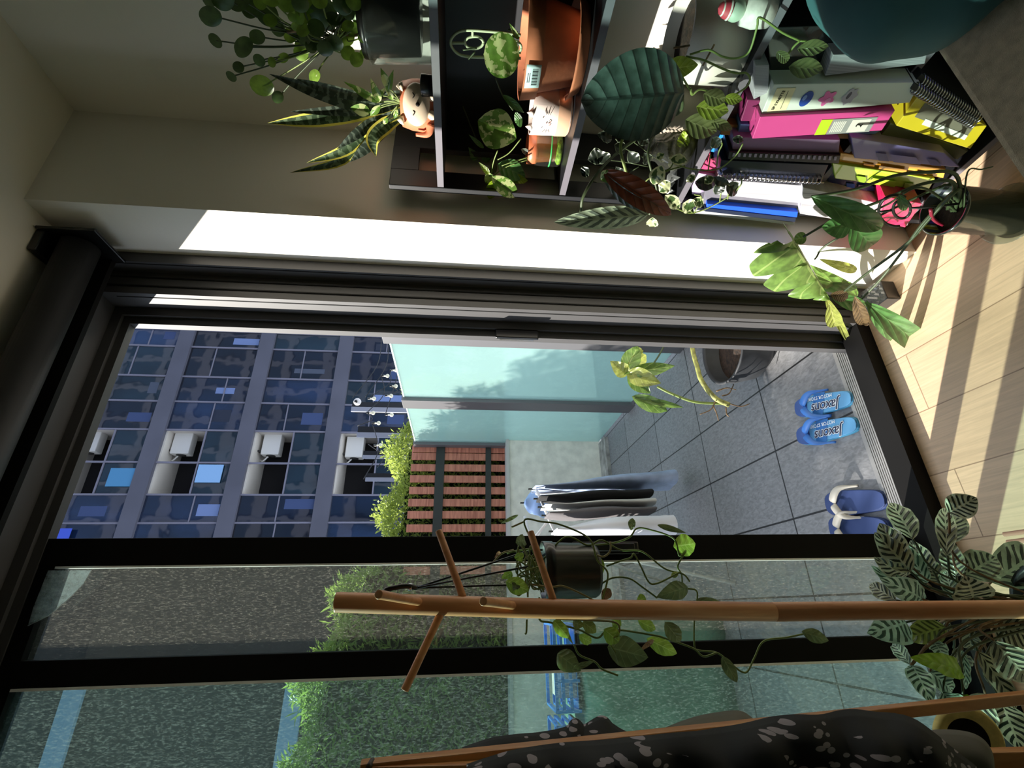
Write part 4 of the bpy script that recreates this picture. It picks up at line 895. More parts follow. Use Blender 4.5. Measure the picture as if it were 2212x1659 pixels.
# ================================================================= FOLDERS AND BOOKS
def slab(name, label, cat, q, X, depth, mat, group=None, pages=None, th=None):
    """upright folder: its spine is the quad q (four pixels, top-left.. clockwise in the photo) on the plane X, body runs back from it"""
    P = [at(a, b, X=X) for a, b in q]
    t = thing(name, (X, sum(p.y for p in P)/4, min(p.z for p in P)), label, cat, group)
    sh = obj('cover', MB().prism(P, (depth, 0, 0)), mat, t, bevel=.0015)
    if pages:
        cy = sum(p.y for p in P)/4
        top = max(P[0].z, P[1].z)
        Pi = [Vector((p.x+.012, cy+(p.y-cy)*1.0, p.z)) for p in P]
        up = [(Pi[0]*.86+Pi[1]*.14), (Pi[1]*.86+Pi[0]*.14)]
        up = [p+Vector((0, 0, .004)) for p in up]; dn = [p-Vector((0, 0, .03)) for p in up]
        obj('pages', MB().prism([up[0], up[1], dn[1], dn[0]], (depth-.03, 0, 0)), pages, t)
    return t, sh, P
PAPER = M('paper', (158, 158, 165), .8, var=.05, scale=4, stretch=(1, 60, 1))
grp = 'folders and books on the lower bookcase shelves'
WB, wsh, WP = slab('ring_binder', 'thick white ring binder with blue, pink and grey stickers on its spine', 'binder', ((1672, 182), (1643, 250), (1965, 222), (1988, 178)), 1.03, .26, M('binder_white', (208, 216, 208), .5), grp)
def bil(P, u, v):       # u along the spine 0 top..1 bottom, v across
    a = P[0].lerp(P[3], u); b = P[1].lerp(P[2], u); return a.lerp(b, v)
def patch(parent, P, u0, u1, v0, v1, mat, name, off=.0012):
    q = [bil(P, u0, v0), bil(P, u0, v1), bil(P, u1, v1), bil(P, u1, v0)]
    return obj(name, MB().prism([p-Vector((off, 0, 0)) for p in q], (.0006, 0, 0)), mat, parent)
lb = patch(WB, WP, .03, .16, .12, .86, M('label_cream', (232, 222, 180), .6), 'name_label')
def spine_text(parent, P, u, v, s, size, mat, flip=False, name='label_text', off=.002):
    p = bil(P, u, v)-Vector((off, 0, 0)); d = (bil(P, u, 1)-bil(P, u, 0)).normalized()   # text runs across the spine or along it
    ang = math.atan2(d.z, -d.y)
    o = curve_text(name, s, mat, parent, p, (math.pi/2, 0, -math.pi/2), size)
    return o
INK = M('print_ink', (60, 56, 52), .6)
spine_text(lb, WP, .075, .5, 'SP LYNETTE', .0085, INK); patch(lb, WP, .115, .118, .2, .8, INK, 'label_rule', .0016)
def blob(parent, P, u, v, shape, sc_, mat, name, off=.0018):
    c = bil(P, u, v); q = [Vector((c.x-off, c.y+a*sc_, c.z+b*sc_)) for a, b in shape]
    return obj(name, MB().prism(q, (.0006, 0, 0)), mat, parent)
circ = lambda rx, ry, cx=0, cy=0, n=20: [(cx+rx*math.cos(2*math.pi*k/n), cy+ry*math.sin(2*math.pi*k/n)) for k in range(n)]
S1 = blob(WB, WP, .26, .5, circ(.9, .62, 0, -.1), .02, M('sticker_blue', (34, 70, 160), .4), 'blue_sticker'); blob(S1, WP, .25, .45, circ(.45, .3), .014, M('sticker_light', (130, 160, 220), .4), 'light_centre', .0026)
S2 = blob(WB, WP, .41, .52, [(math.cos(2*math.pi*k/30)*(.8+.2*math.cos(5*2*math.pi*k/30)), math.sin(2*math.pi*k/30)*(.8+.2*math.cos(5*2*math.pi*k/30))) for k in range(30)], .019, M('sticker_pink', (228, 110, 176), .4), 'pink_sticker'); blob(S2, WP, .42, .6, circ(.5, .45), .013, M('sticker_lightpink', (240, 150, 200), .4), 'pink_centre', .0024)
S3 = blob(WB, WP, .56, .5, [(math.cos(2*math.pi*k/24)*(.85+.15*math.cos(7*2*math.pi*k/24)), .8*math.sin(2*math.pi*k/24)*(.85+.15*math.sin(6*2*math.pi*k/24))) for k in range(24)], .021, M('sticker_grey', (176, 170, 184), .5), 'grey_sticker'); blob(S3, WP, .55, .45, circ(.7, .3), .012, M('sticker_lines', (90, 84, 100), .5), 'grey_lines', .0024)
PB, psh, PP = slab('ring_binder', 'pink ring binder with a lime and grey product label, leaning', 'binder', ((1642, 252), (1625, 300), (1905, 282), (1934, 238)), 1.02, .27, M('binder_pink', (206, 72, 140), .42), grp)
patch(PB, PP, .48, .565, .28, 1.0, M('label_lime', (190, 220, 40), .5), 'lime_label')
lg = patch(PB, PP, .57, .90, .28, 1.0, M('label_grey', (150, 150, 150), .5), 'grey_label'); patch(lg, PP, .72, .86, .35, .95, WHT, 'white_box', .0018)
spine_text(lg, PP, .79, .62, '2', .02, INK, off=.003)
for k in range(7): patch(lg, PP, .585+k*.014, .592+k*.014, .38, .9, WHT, 'label_line', .0018)
slab('inner_leaf_stack', 'sheaf of papers sticking up inside the white binder', 'papers', ((1632, 140), (1628, 215), (1660, 200), (1662, 140)), 1.045, .20, PAPER, grp)
slab('ring_binder', 'plum coloured binder edge squeezed behind the pink one', 'binder', ((1615, 215), (1600, 262), (1700, 262), (1712, 222)), 1.06, .2, M('binder_plum', (120, 36, 84), .5), grp)
slab('ring_binder', 'big glossy black binder in the dark part of the bookcase', 'binder', ((1655, 60), (1665, 165), (1960, 160), (1955, 50)), 1.08, .22, M('binder_black', (30, 33, 36), .18, coat=.6), grp)
slab('paper_stack', 'thick curved stack of grey paper sheets beside the white binder', 'papers', ((1800, 118), (1782, 164), (1998, 138), (2004, 112)), 1.04, .2, M('grey_pages', (150, 148, 152), .8, rgb2=(112, 110, 116), scale=3, stretch=(1, 90, 1)), grp)
slab('folder', 'blue and grey slim folder just right of the pink binder', 'folder', ((1600, 268), (1594, 288), (1890, 290), (1905, 280)), 1.06, .2, M('folder_blue_grey', (96, 128, 178), .5), grp)
slab('folder', 'amber translucent folder between blue and purple ones', 'folder', ((1562, 268), (1556, 292), (1880, 302), (1890, 292)), 1.075, .2, M('folder_amber', (170, 118, 60), .5), grp)
slab('comb_bound_book', 'mauve bound book with printed tabs on its edge', 'book', ((1585, 296), (1582, 326), (1812, 330), (1815, 302)), 1.04, .22, M('book_mauve', (130, 104, 136), .5), grp)
CB, _, CP = slab('comb_bound_book', 'black plastic comb-bound book between mauve and navy ones', 'book', ((1576, 328), (1572, 344), (1812, 354), (1816, 336)), 1.03, .22, M('book_black', (20, 20, 24), .35), grp)
for k in range(20): patch(CB, CP, .03+k*.048, .03+k*.048+.022, .05, .5, M('comb_teeth', (150, 140, 160), .4), 'comb_tooth', .003)
NB, _, NP = slab('spiral_notebook', 'navy spiral notebook with a silver wire coil', 'notebook', ((1558, 346), (1552, 378), (1776, 388), (1790, 356)), 1.03, .22, M('book_navy', (18, 26, 52), .35), grp)
for k in range(24):
    p = bil(NP, .02+k*.041, .97); obj('wire_ring', MB().tube([p+Vector((-.004+.010*math.cos(a)*1, .010*math.sin(a), 0)) for a in [2*math.pi*j/12 for j in range(13)]], .0013, 5), M('wire_silver', (190, 190, 194), .25, metal=1), NB)
obj('wire_spine', MB().tube([bil(NP, 0, .97)-Vector((.013, 0, 0)), bil(NP, 1, .97)-Vector((.013, 0, 0))], .0016, 6), MC['wire_silver'], NB)
slab('writing_pad', 'white writing pad leaning beside the navy spiral notebook', 'papers', ((1620, 382), (1618, 388), (1762, 402), (1768, 396)), 1.05, .2, PAPER, grp)
slab('papers', 'loose printed papers in a clear sleeve near the shelf end', 'papers', ((1560, 388), (1545, 420), (1735, 440), (1752, 402)), 1.045, .2, PAPER, grp)
slab('document_wallet', 'clear document wallet full of grey papers at the shelf end', 'folder', ((1525, 400), (1518, 440), (1725, 460), (1740, 438)), 1.055, .2, M('wallet_clear', (112, 110, 120), .25, coat=.5), grp)
slab('folder', 'slim bright blue edged folder near the bookcase end', 'folder', ((1528, 440), (1526, 448), (1722, 470), (1724, 458)), 1.04, .22, M('folder_blue', (32, 84, 220), .4), grp)
slab('folder', 'dark navy folder beside the bright blue one', 'folder', ((1524, 449), (1522, 457), (1718, 480), (1720, 471)), 1.045, .22, M('folder_navy', (30, 38, 60), .4), grp)
slab('folder', 'grey-white folder pressed against the bookcase end post', 'folder', ((1498, 452), (1500, 462), (1715, 487), (1716, 481)), 1.05, .22, M('folder_pale', (176, 176, 178), .5), grp)
slab('folder', 'pink and red translucent folder rising behind the navy notebook', 'folder', ((1520, 322), (1506, 372), (1600, 392), (1612, 345)), 1.10, .18, M('folder_rose', (206, 96, 150), .35, rgb2=(200, 40, 60), scale=6), grp)
slab('folder', 'clear mauve tinted folder at the back of the shelf end', 'folder', ((1502, 372), (1494, 420), (1560, 430), (1566, 385)), 1.09, .18, M('folder_mauve', (190, 170, 206), .3), grp)
slab('folder', 'bright azure plastic folder behind the comb-bound book', 'folder', ((1545, 270), (1530, 345), (1572, 345), (1590, 275)), 1.10, .18, M('folder_azure', (40, 130, 220), .3), grp)
slab('folder', 'teal edged folder at the far back corner of the shelf', 'folder', ((1475, 405), (1466, 445), (1498, 452), (1505, 412)), 1.12, .18, M('folder_teal', (80, 180, 160), .4), grp)
slab('folder', 'brown and navy pair of card folders behind the pink binder', 'folder', ((1572, 220), (1556, 262), (1600, 268), (1614, 226)), 1.10, .18, M('folder_brown', (150, 96, 40), .5, rgb2=(34, 38, 70), scale=8), grp)
# bottom tier: plastic cases
def case(label, q, X, mat, matd):
    t, sh, P = slab('plastic_case', label, 'case', q, X, .22, mat, 'coloured plastic document cases')
    for u in (.22, .72):
        patch(t, P, u, u+.1, .55, .95, matd, 'latch', .004)
    patch(t, P, .36, .62, .5, .92, mat, 'handle', .007)
    return t
case('lilac plastic document case with latches on the bottom shelf', ((1838, 296), (1846, 342), (2074, 362), (2040, 330)), 1.04, M('case_lilac', (120, 112, 168), .35, coat=.4), M('case_lilac_dark', (76, 76, 130), .4))
case('amber plastic document case between lilac and lime ones', ((1816, 330), (1812, 352), (2038, 385), (2044, 366)), 1.06, M('case_amber', (232, 168, 52), .35, coat=.4), M('case_amber_dark', (200, 130, 30), .4))
case('lime green plastic document case on the bottom shelf', ((1798, 352), (1804, 386), (2005, 412), (2020, 386)), 1.05, M('case_lime', (164, 196, 52), .35, coat=.4), M('case_lime_dark', (120, 150, 30), .4))
case('dark blue plastic document case beside the lime one', ((1786, 372), (1790, 402), (1960, 418), (1968, 400)), 1.075, M('case_blue', (20, 50, 110), .35, coat=.4), M('case_blue_dark', (30, 110, 230), .4))
YFo, _, YP = slab('document_wallet', 'yellow translucent document wallet on the bottom shelf', 'folder', ((1992, 196), (1936, 272), (2096, 322), (2132, 272)), 1.03, .22, M('wallet_yellow', (206, 186, 44), .3, coat=.5), grp)
patch(YFo, YP, .12, .85, .2, .62, M('grey_sheet', (112, 110, 96), .6), 'grey_sheet'); patch(YFo, YP, .25, .85, .56, .74, M('pale_sheet', (226, 236, 226), .5), 'paper_strip', .002)
for k, (q, lab) in enumerate(((((1992, 158), (1975, 176), (2112, 262), (2122, 246)), 'black spiral notebook with thick silver coil, nearest the sofa'), (((1975, 178), (1966, 192), (2098, 272), (2110, 262)), 'second black spiral notebook, beside the yellow wallet'))):
    T, _, QP = slab('spiral_notebook', lab, 'notebook', q, 1.04-.012*k, .2, M('notebook_black', (26, 26, 30), .5), grp)
    for j in range(26):
        p = bil(QP, .03+j*.037, .5); obj('wire_ring', MB().tube([p+Vector((-.004+.011*math.cos(a), .011*math.sin(a), 0)) for a in [2*math.pi*i/10 for i in range(11)]], .0016, 5), MC['wire_silver'], T)
slab('cardboard_folder', 'olive cardboard folder behind the yellow wallet', 'folder', ((1925, 266), (1900, 296), (2068, 345), (2092, 326)), 1.07, .2, M('olive_card', (74, 78, 54), .7), grp)
slab('paper_bundle', 'bundle of white papers in clear plastic on the bottom shelf', 'papers', ((1735, 405), (1728, 462), (1880, 486), (1905, 440)), 1.03, .22, M('bundle_paper', (206, 204, 208), .35, rgb2=(150, 148, 154), scale=5, stretch=(1, 40, 1), coat=.5), grp)
slab('paper_bundle', 'second bundle of white envelopes at the bookcase foot', 'papers', ((1880, 432), (1872, 478), (1960, 488), (1975, 452)), 1.05, .2, M('bundle_paper', (206, 204, 208)), grp)
slab('plastic_bag', 'crumpled hot pink plastic bag at the foot of the bookcase', 'bag', ((1912, 424), (1902, 478), (1955, 492), (1992, 440)), 1.0, .12, M('pink_plastic', (226, 40, 100), .25, rgb2=(160, 16, 62), scale=16, bump=.9, bscale=30, coat=.6), grp)
slab('magazine_box', 'dark magazine box under the sofa cushion', 'box', ((1790, -10), (1800, 72), (1850, 78), (1862, -10)), .96, .1, M('box_grey', (84, 82, 88), .6), None)
slab('card_box', 'pale silvery card folder peeking out beside the teal cushion', 'folder', ((1838, 30), (1800, 76), (1895, 84), (1910, 30)), .95, .1, M('card_silver', (190, 200, 196), .35), None)
tag(box('purple_box', (1.0, .38, .432), (1.06, .46, .50), M('purple_card', (116, 70, 220), .5)), 'small bright purple box corner between cushion and folders', 'box')

# ================================================================= MONSTERA ON THE FLOOR
mo = thing('monstera_plant', (.90, .80, 0), 'leggy monstera in a dark glossy pot on the floor by the bookcase', 'plant')
mpc = Vector((.895, .785, 0))
obj('clear_saucer', MB().lathe(mpc, [(0, .002), (.062, .002), (.074, .018), (.075, .022), (.070, .02), (.060, .006), (0, .005)], 40), CLEAR, mo)
obj('pot', MB().lathe(mpc+Vector((0, 0, .007)), [(0, 0), (.052, 0), (.060, .19), (.063, .192), (.063, .20), (.058, .20), (.056, .16), (0, .16)], 44), M('smoky_pot', (40, 46, 44), .15, coat=.7), mo)
obj('soil', MB().lathe(mpc+Vector((0, 0, .168)), [(0, .01), (.055, 0)], 36), SOIL, mo)
root = mpc+Vector((0, 0, .17))
def mst(px, X, r=.0045, mat=DARKSTEM):
    obj('stem', MB().tube(spline([root+Vector((random.uniform(-.02, .02), random.uniform(-.02, .02), 0))]+[at(a, b, X=x) for (a, b), x in zip(px, X)], 6), r, 8, r*.7), mat, mo)
mst(((2065, 378), (2000, 372), (1930, 380), (1850, 408), (1753, 425)), (.90, .90, .90, .89, .88))
mst(((2060, 395), (1990, 398), (1900, 435), (1810, 470), (1735, 512)), (.89, .89, .89, .88, .87))
mst(((1990, 405), (1920, 440), (1870, 465), (1838, 488)), (.88, .88, .87, .86), .003)
mst(((2070, 410), (2010, 470), (1960, 525), (1880, 585), (1805, 643)), (.87, .86, .85, .84, .82))
mst(((2060, 420), (2000, 475), (1955, 535), (1905, 600), (1862, 645)), (.88, .86, .85, .84, .83))
mst(((2040, 400), (1800, 520), (1760, 560)), (.9, .9, .9), .0035)
mst(((2090, 372), (2120, 366), (2145, 360)), (.9, .9, .9), .002)
# split leaf
def split_leaf(base, tip, side_pt, other_pt, X, mat, cuts=4):
    """fenestrated leaf: outline with deep slits on the wide half"""
    B = at(*base, X=X); T = at(*tip, X=X-.02); S = at(*side_pt, X=X-.03); O = at(*other_pt, X=X+.03)
    ax = T-B; sv = (S-B)-ax*((S-B).dot(ax)/ax.length_squared); ov = (O-B)-ax*((O-B).dot(ax)/ax.length_squared)
    nn = ax.cross(sv).normalized(); 
    if nn.dot(B-Vector((0, 0, H))) > 0: nn = -nn
    for vec, nc, nm in ((sv, cuts, 'leaf'), (ov, 3, 'leaf')):
        N = 96; rows = []; uv = []
        for i in range(N+1):
            t = i/N; full = math.sin(math.pi*(t*.97+.02)**.62)**.75
            ph = (t*nc) % 1.0; slit = 1-.74*math.exp(-((ph-.5)/.115)**2)*(1 if .08 < t < .9 else 0)
            hw = full*slit; row = []
            for j in range(7):
                u = j/6; sweep = -.30*u*(1-t)+.10*u*t
                row.append(B+ax*(t+sweep*full*.9)+vec*(u*hw)+nn*(.012*math.sin(u*2.4)-.02*u*u)); uv.append((u if vec is sv else -u, t+1e-4))
            rows.append(row)
        obj(nm, MB().grid(rows, True, uv), mat, mo)
split_leaf((1712, 520), (1792, 646), (1622, 590), (1745, 560), .87, L_MON)
pleaf(mo, (1752, 424), (1905, 492), 50, L_MOND, 'oval', X=.87, X2=.83, fold=.5, droop=.18)
pleaf(mo, (1838, 486), (1885, 530), 60, L_MOND, 'oval', X=.86, fold=.3)
pleaf(mo, (1838, 488), (1775, 490), 50, L_MOND, 'oval', X=.86, fold=.3)
pleaf(mo, (1868, 652), (1998, 752), 46, L_MOND, 'oval', X=.82, X2=.80, fold=.4, droop=.12)
pleaf(mo, (1872, 648), (1990, 738), 26, L_MOND, 'lance', X=.83, fold=.7, twist=.7)
pleaf(mo, (1786, 648), (1850, 768), 16, L_MONY, 'blade', X=.82, fold=.6, droop=-.12)
pleaf(mo, (1792, 655), (1805, 705), 30, L_MONY, 'oval', X=.83, fold=.4)
pleaf(mo, (1852, 640), (1700, 558), 34, L_MON, 'oval', X=.93, X2=.95, fold=.3)
pleaf(mo, (1720, 606), (1852, 622), 30, L_MOND, 'oval', X=.92, fold=.3); pleaf(mo, (1850, 585), (1770, 560), 20, L_MONY, 'oval', X=.93, fold=.5)
pleaf(mo, (1796, 640), (1870, 665), 30, L_MOND, 'oval', X=.84, fold=.3)
pleaf(mo, (1846, 640), (1866, 700), 26, leafmat('dead_leaf', (112, 92, 62), (70, 54, 40), kind='vein', trans=.1), 'oval', X=.82, fold=.6, curl=.3); pleaf(mo, (1860, 690), (1878, 700), 14, MC['dead_leaf'], 'lance', X=.82, fold=.5)
pleaf(mo, (1794, 636), (1832, 642), 24, MC['dead_leaf'], 'oval', X=.82, fold=.3)
pleaf(mo, (1942, 420), (1956, 455), 18, L_MOND, 'lance', X=.86, fold=.3)
pleaf(mo, (1742, 512), (1715, 518), 26, L_MON, 'round', X=.87, fold=.2)
XB = .87
tr2 = thing('trellis', at(1950, 455, X=XB), 'small round black plastic trellis stuck in the monstera pot', 'trellis')
BLKT = M('trellis_black', (24, 22, 24), .4)
obj('hoop', MB().tube([at(1936+38*math.cos(a), 455+34*math.sin(a), X=XB) for a in [2*math.pi*k/36 for k in range(8, 31)]], .0034, 8), BLKT, tr2)
obj('ring', MB().tube([at(1948+19*math.cos(a), 452+20*math.sin(a), X=XB) for a in [2*math.pi*k/24 for k in range(25)]], .0034, 8), BLKT, tr2)
obj('spoke', MB().tube([at(1899, 458, X=XB), at(1929, 454, X=XB)], .003, 6), BLKT, tr2); obj('stake', MB().tube([at(1967, 450, X=XB), at(2020, 446, X=XB), at(2070, 440, X=.88)], .003, 6), BLKT, tr2)
obj('red_clip', MB().tube(spline([at(2010, 452, X=.86), at(2014, 470, X=.86), at(2024, 480, X=.86), at(2036, 486, X=.86)], 4), .004, 6), M('clip_red', (150, 30, 60), .4), tr2)
# wrapped dark box by the jamb
pb = thing('power_adapter_box', (.92, 1.19, 0), 'small black device wrapped in crinkled clear film on the floor by the door', 'device')
box('box', (.885, 1.14, 0), (.955, 1.225, .05), PLAST, pb, .003)
rows = [[Vector((.883+.074*i/9, 1.137+.09*j/9, .052+.007*random.random())) for j in range(10)] for i in range(10)]
obj('film', MB().grid(rows, False), glass('film', (230, 232, 236), base=.10, rough=.08, ior=1.9), pb)

# ================================================================= SOFA AND CUSHION
sfz = .60
sofa = thing('sofa', (.3, -.1, 0), 'beige fabric sofa whose arm fills the near right corner', 'sofa')
FAB = M('sofa_fabric', (182, 166, 142), .95, var=.07, scale=60, bump=.6, bscale=700)
ys = at(2110, 250, Z=sfz).y
obj('arm', MB().box((.12, ys-.20, 0), (.97, ys, sfz)), FAB, sofa, bevel=.012)
obj('seat_base', MB().box((.12, -1.6, .05), (.97, ys-.20, .36)), FAB, sofa, bevel=.02)
obj('seat_cushion', MB().box((.125, -1.55, .362), (.95, ys-.205, .46)), FAB, sofa, bevel=.03)
cu = thing('teal_cushion', (.80, .22, sfz), 'round velvety teal cushion resting on the sofa arm', 'cushion')
cc3 = at(2038, -92, Y=.315); cc3.z = max(cc3.z, .72)
mb = MB(); vs = []
R0 = .16
mb.sphere((0, 0, 0), 1, 48, 32, (1, 1, 1))
mb.v = [cc3+Vector((v.x*.145+.006*math.sin(v.z*7+v.y*4), v.y*.135+.004*math.sin(v.x*9), v.z*.155+.008*math.sin(3*math.atan2(v.y, v.x)))) for v in mb.v]
obj('cover', mb, M('teal_velvet', (62, 108, 112), .8, rgb2=(40, 78, 86), scale=5, bump=.3, bscale=12), cu)
obj('button_dimple', MB().sphere(cc3+Vector((-.09, -.02, .11))*1.0, .012, 12, 8), M('teal_dark', (24, 50, 56), .8), cu)

# ================================================================= COAT RACK
cr = thing('coat_rack', (-.012, .85, 0), 'beech wood coat stand with angled pegs in front of the glass', 'coat rack')
YP_ = .85
P0 = at(728, 1301, Y=YP_); P1 = at(1190, 1315, Y=YP_); P2 = at(1670, 1321.5, Y=YP_); P3 = at(2212, 1316, Y=YP_); P4 = Vector((P3.x, YP_, .0))
PR = .0150
obj('pole', MB().tube([P0+Vector((0, 0, .002)), P0, P0+Vector((0, 0, -.004)), P1, P2], PR, 24).lathe(P0, [(0, .004), (PR*.8, .003), (PR, -.002)], 24), BEECH, cr)
obj('lower_pole', MB().tube([P2-Vector((0, 0, .0015)), P3, P4+Vector((0, 0, .02))], PR*1.01, 24), BEECH, cr)
for a, b, ya, yb in (((1000, 1290), (948, 1148), YP_, .88), ((1195, 1296), (1146, 1150), YP_, .88), ((952, 1325), (875, 1489), YP_, .86), ((905, 1300), (818, 1284), YP_-.012, .72), ((1108, 1308), (1044, 1299), YP_-.012, .74)):
    A = at(*a, Y=ya); Bq = at(*b, Y=yb); obj('peg', MB().tube([A, Bq, Bq+(Bq-A)*.01], .0062, 16), BEECH, cr, bevel=.0015)
for k in range(3):
    a = 2*math.pi*k/3+.5; obj('foot', MB().tube([P4+Vector((0, 0, .03)), P4+Vector((.22*math.cos(a), .16*math.sin(a), .012))], .011, 12), BEECH, cr)

# ================================================================= HANGING PLANT
hg = thing('hanging_plant', at(1230, 1235, Y=.97), 'vining heart-leaf plant in a black pot hung from the coat stand', 'plant')
YH = .97
top = at(1172, 1233, Y=YH); bot = at(1288, 1235, Y=YH); kk = mpp(at(1230, 1233, Y=YH))
rr = 58*kk
obj('pot', MB().lathe((top.x, YH, bot.z), [(0, 0), (rr*.88, 0), (rr*.95, .006), (rr, (top.z-bot.z)*.8), (rr*1.04, (top.z-bot.z)*.82), (rr*1.05, top.z-bot.z), (rr*.98, top.z-bot.z), (rr*.96, (top.z-bot.z)*.85), (0, (top.z-bot.z)*.85)], 48), PLAST, hg)
obj('soil', MB().lathe((top.x, YH, bot.z+(top.z-bot.z)*.87), [(0, .008), (rr*.95, 0)], 40), SOIL, hg)
hk = at(900, 1270, Y=.87)
for (a, b), y2 in (((1148, 1188), YH+.0), ((1152, 1262), YH+.02), ((1150, 1222), YH-.05)):
    obj('hanger_wire', MB().tube([hk, at(a, b, Y=y2), at(a+24, b, Y=y2)], .0018, 6), PLAST, hg)
obj('hanger_hook', MB().tube(spline([hk, at(880, 1266, Y=.86), at(850, 1270, Y=.86), at(832, 1276, Y=.86), at(828, 1290, Y=.85)], 6), .0042, 8), PLAST, hg)
obj('hanger_collar', MB().lathe(at(890, 1268, Y=.865), [(0, 0), (.006, 0), (.006, .006), (0, .006)], 12), M('steel2', (200, 200, 200), .3, metal=1), hg)
HL = [((1098, 1258), (1143, 1276), 36, 0, 'heart'), ((1106, 1236), (1083, 1250), 20, 0, 'lance'), ((1134, 1166), (1114, 1172), 26, 1, 'round'), ((1120, 1196), (1126, 1214), 22, 0, 'heart'), ((1288, 1205), (1296, 1250), 30, 0, 'heart'), ((1366, 1122), (1363, 1146), 16, 1, 'heart'), ((1420, 1134), (1482, 1151), 13, 1, 'lance'), ((1460, 1180), (1502, 1174), 46, 0, 'heart'), ((1478, 1270), (1418, 1290), 38, 1, 'heart'),
      ((1318, 1272), (1300, 1296), 22, 2, 'lance'), ((1196, 1340), (1228, 1378), 26, 0, 'oval'), ((1206, 1337), (1238, 1392), 12, 3, 'lance'), ((1262, 1345), (1288, 1366), 26, 3, 'heart'), ((1308, 1362), (1337, 1386), 36, 0, 'heart'), ((1250, 1372), (1278, 1388), 22, 0, 'lance'), ((1378, 1340), (1416, 1360), 24, 0, 'lance'), ((1440, 1348), (1470, 1386), 34, 1, 'heart'), ((1404, 1383), (1462, 1412), 34, 0, 'heart'), ((1322, 1400), (1400, 1420), 60, 1, 'heart'),
      ((1204, 1412), (1255, 1450), 44, 1, 'lance'), ((1235, 1445), (1284, 1428), 12, 1, 'lance'), ((1412, 1382), (1379, 1408), 10, 2, 'lance'), ((1560, 1418), (1592, 1474), 26, 1, 'oval'), ((1738, 1366), (1790, 1384), 28, 1, 'heart'), ((1503, 1296), (1560, 1302), 16, 1, 'lance'), ((1120, 1112), (1082, 1131), 8, 1, 'lance'), ((1240, 1345), (1262, 1352), 22, 3, 'heart'), ((1340, 1350), (1322, 1340), 26, 0, 'heart'), ((1450, 1246), (1466, 1236), 12, 3, 'lance'), ((1395, 1292), (1376, 1298), 22, 0, 'oval'), ((1116, 1262), (1108, 1276), 20, 1, 'lance'), ((1080, 1192), (1068, 1206), 8, 2, 'lance')]
HM = {0: L_HEART, 1: L_HEARTD, 2: leafmat('tan_leaf', (176, 132, 92), (120, 84, 60), kind='vein', trans=.3), 3: L_MONY}
for i, (b_, t_, wd, mi, kd) in enumerate(HL):
    yy = YH-.09+.10*((i*37) % 10)/10
    pleaf(hg, b_, t_, wd, HM[mi], kd, Y=yy, Y2=yy+random.uniform(-.02, .02), fold=.28, droop=.1, wave=.0015)
VN = [[(1165, 1200), (1132, 1126), (1170, 1127), (1212, 1134), (1272, 1163), (1290, 1210), (1313, 1240), (1300, 1300)], [(1105, 1139), (1132, 1127)], [(1172, 1210), (1222, 1160), (1270, 1178), (1300, 1167), (1340, 1188), (1386, 1191), (1435, 1228), (1475, 1240), (1490, 1256)],
      [(1280, 1178), (1325, 1173), (1360, 1160), (1375, 1142), (1400, 1143), (1455, 1163), (1467, 1200), (1478, 1195), (1464, 1223), (1472, 1240), (1477, 1268), (1503, 1275), (1506, 1295), (1500, 1340), (1500, 1395), (1510, 1405), (1548, 1410), (1575, 1430), (1600, 1450), (1615, 1450), (1630, 1420), (1650, 1385), (1700, 1377), (1755, 1365)],
      [(1319, 1170), (1318, 1190), (1305, 1202), (1290, 1200)], [(1310, 1223), (1340, 1212), (1362, 1205), (1370, 1197), (1385, 1225), (1402, 1258), (1420, 1260), (1450, 1246), (1470, 1235)], [(1297, 1262), (1325, 1248), (1360, 1250), (1390, 1270), (1420, 1292)], [(1145, 1262), (1190, 1268), (1215, 1266), (1250, 1280), (1285, 1298)],
      [(1165, 1290), (1165, 1337), (1190, 1345), (1250, 1360), (1290, 1378), (1320, 1360), (1410, 1372), (1440, 1380), (1470, 1390), (1500, 1402), (1520, 1418), (1548, 1410)], [(1240, 1393), (1252, 1415), (1285, 1430), (1300, 1445), (1335, 1459)], [(1200, 1337), (1280, 1340), (1330, 1345), (1338, 1365), (1325, 1378)], [(1313, 1370), (1320, 1395), (1330, 1410)], [(1095, 1195), (1115, 1190), (1150, 1185)], [(1065, 1215), (1085, 1195), (1110, 1188)], [(1140, 1290), (1140, 1250), (1141, 1225)], [(1138, 1338), (1137, 1365), (1134, 1370)]]
for k in range(14):
    x0 = random.uniform(1118, 1150); VN.append([(random.uniform(1168, 1176), random.uniform(1190, 1280)), (x0, random.uniform(1170, 1290)), (x0+random.uniform(-12, 8), random.uniform(1160, 1290)), (1165, random.uniform(1180, 1300))])
for i, q in enumerate(VN):
    yy = YH-.075+.08*((i*53) % 10)/10; jit = [at(a, b, Y=yy) for a, b in q]
    obj('vine', MB().tube(spline(jit, 6), .0017 if i < 16 else .0014, 6), GREENSTEM if i % 3 != 1 else M('vine_olive', (138, 130, 84), .6), hg)

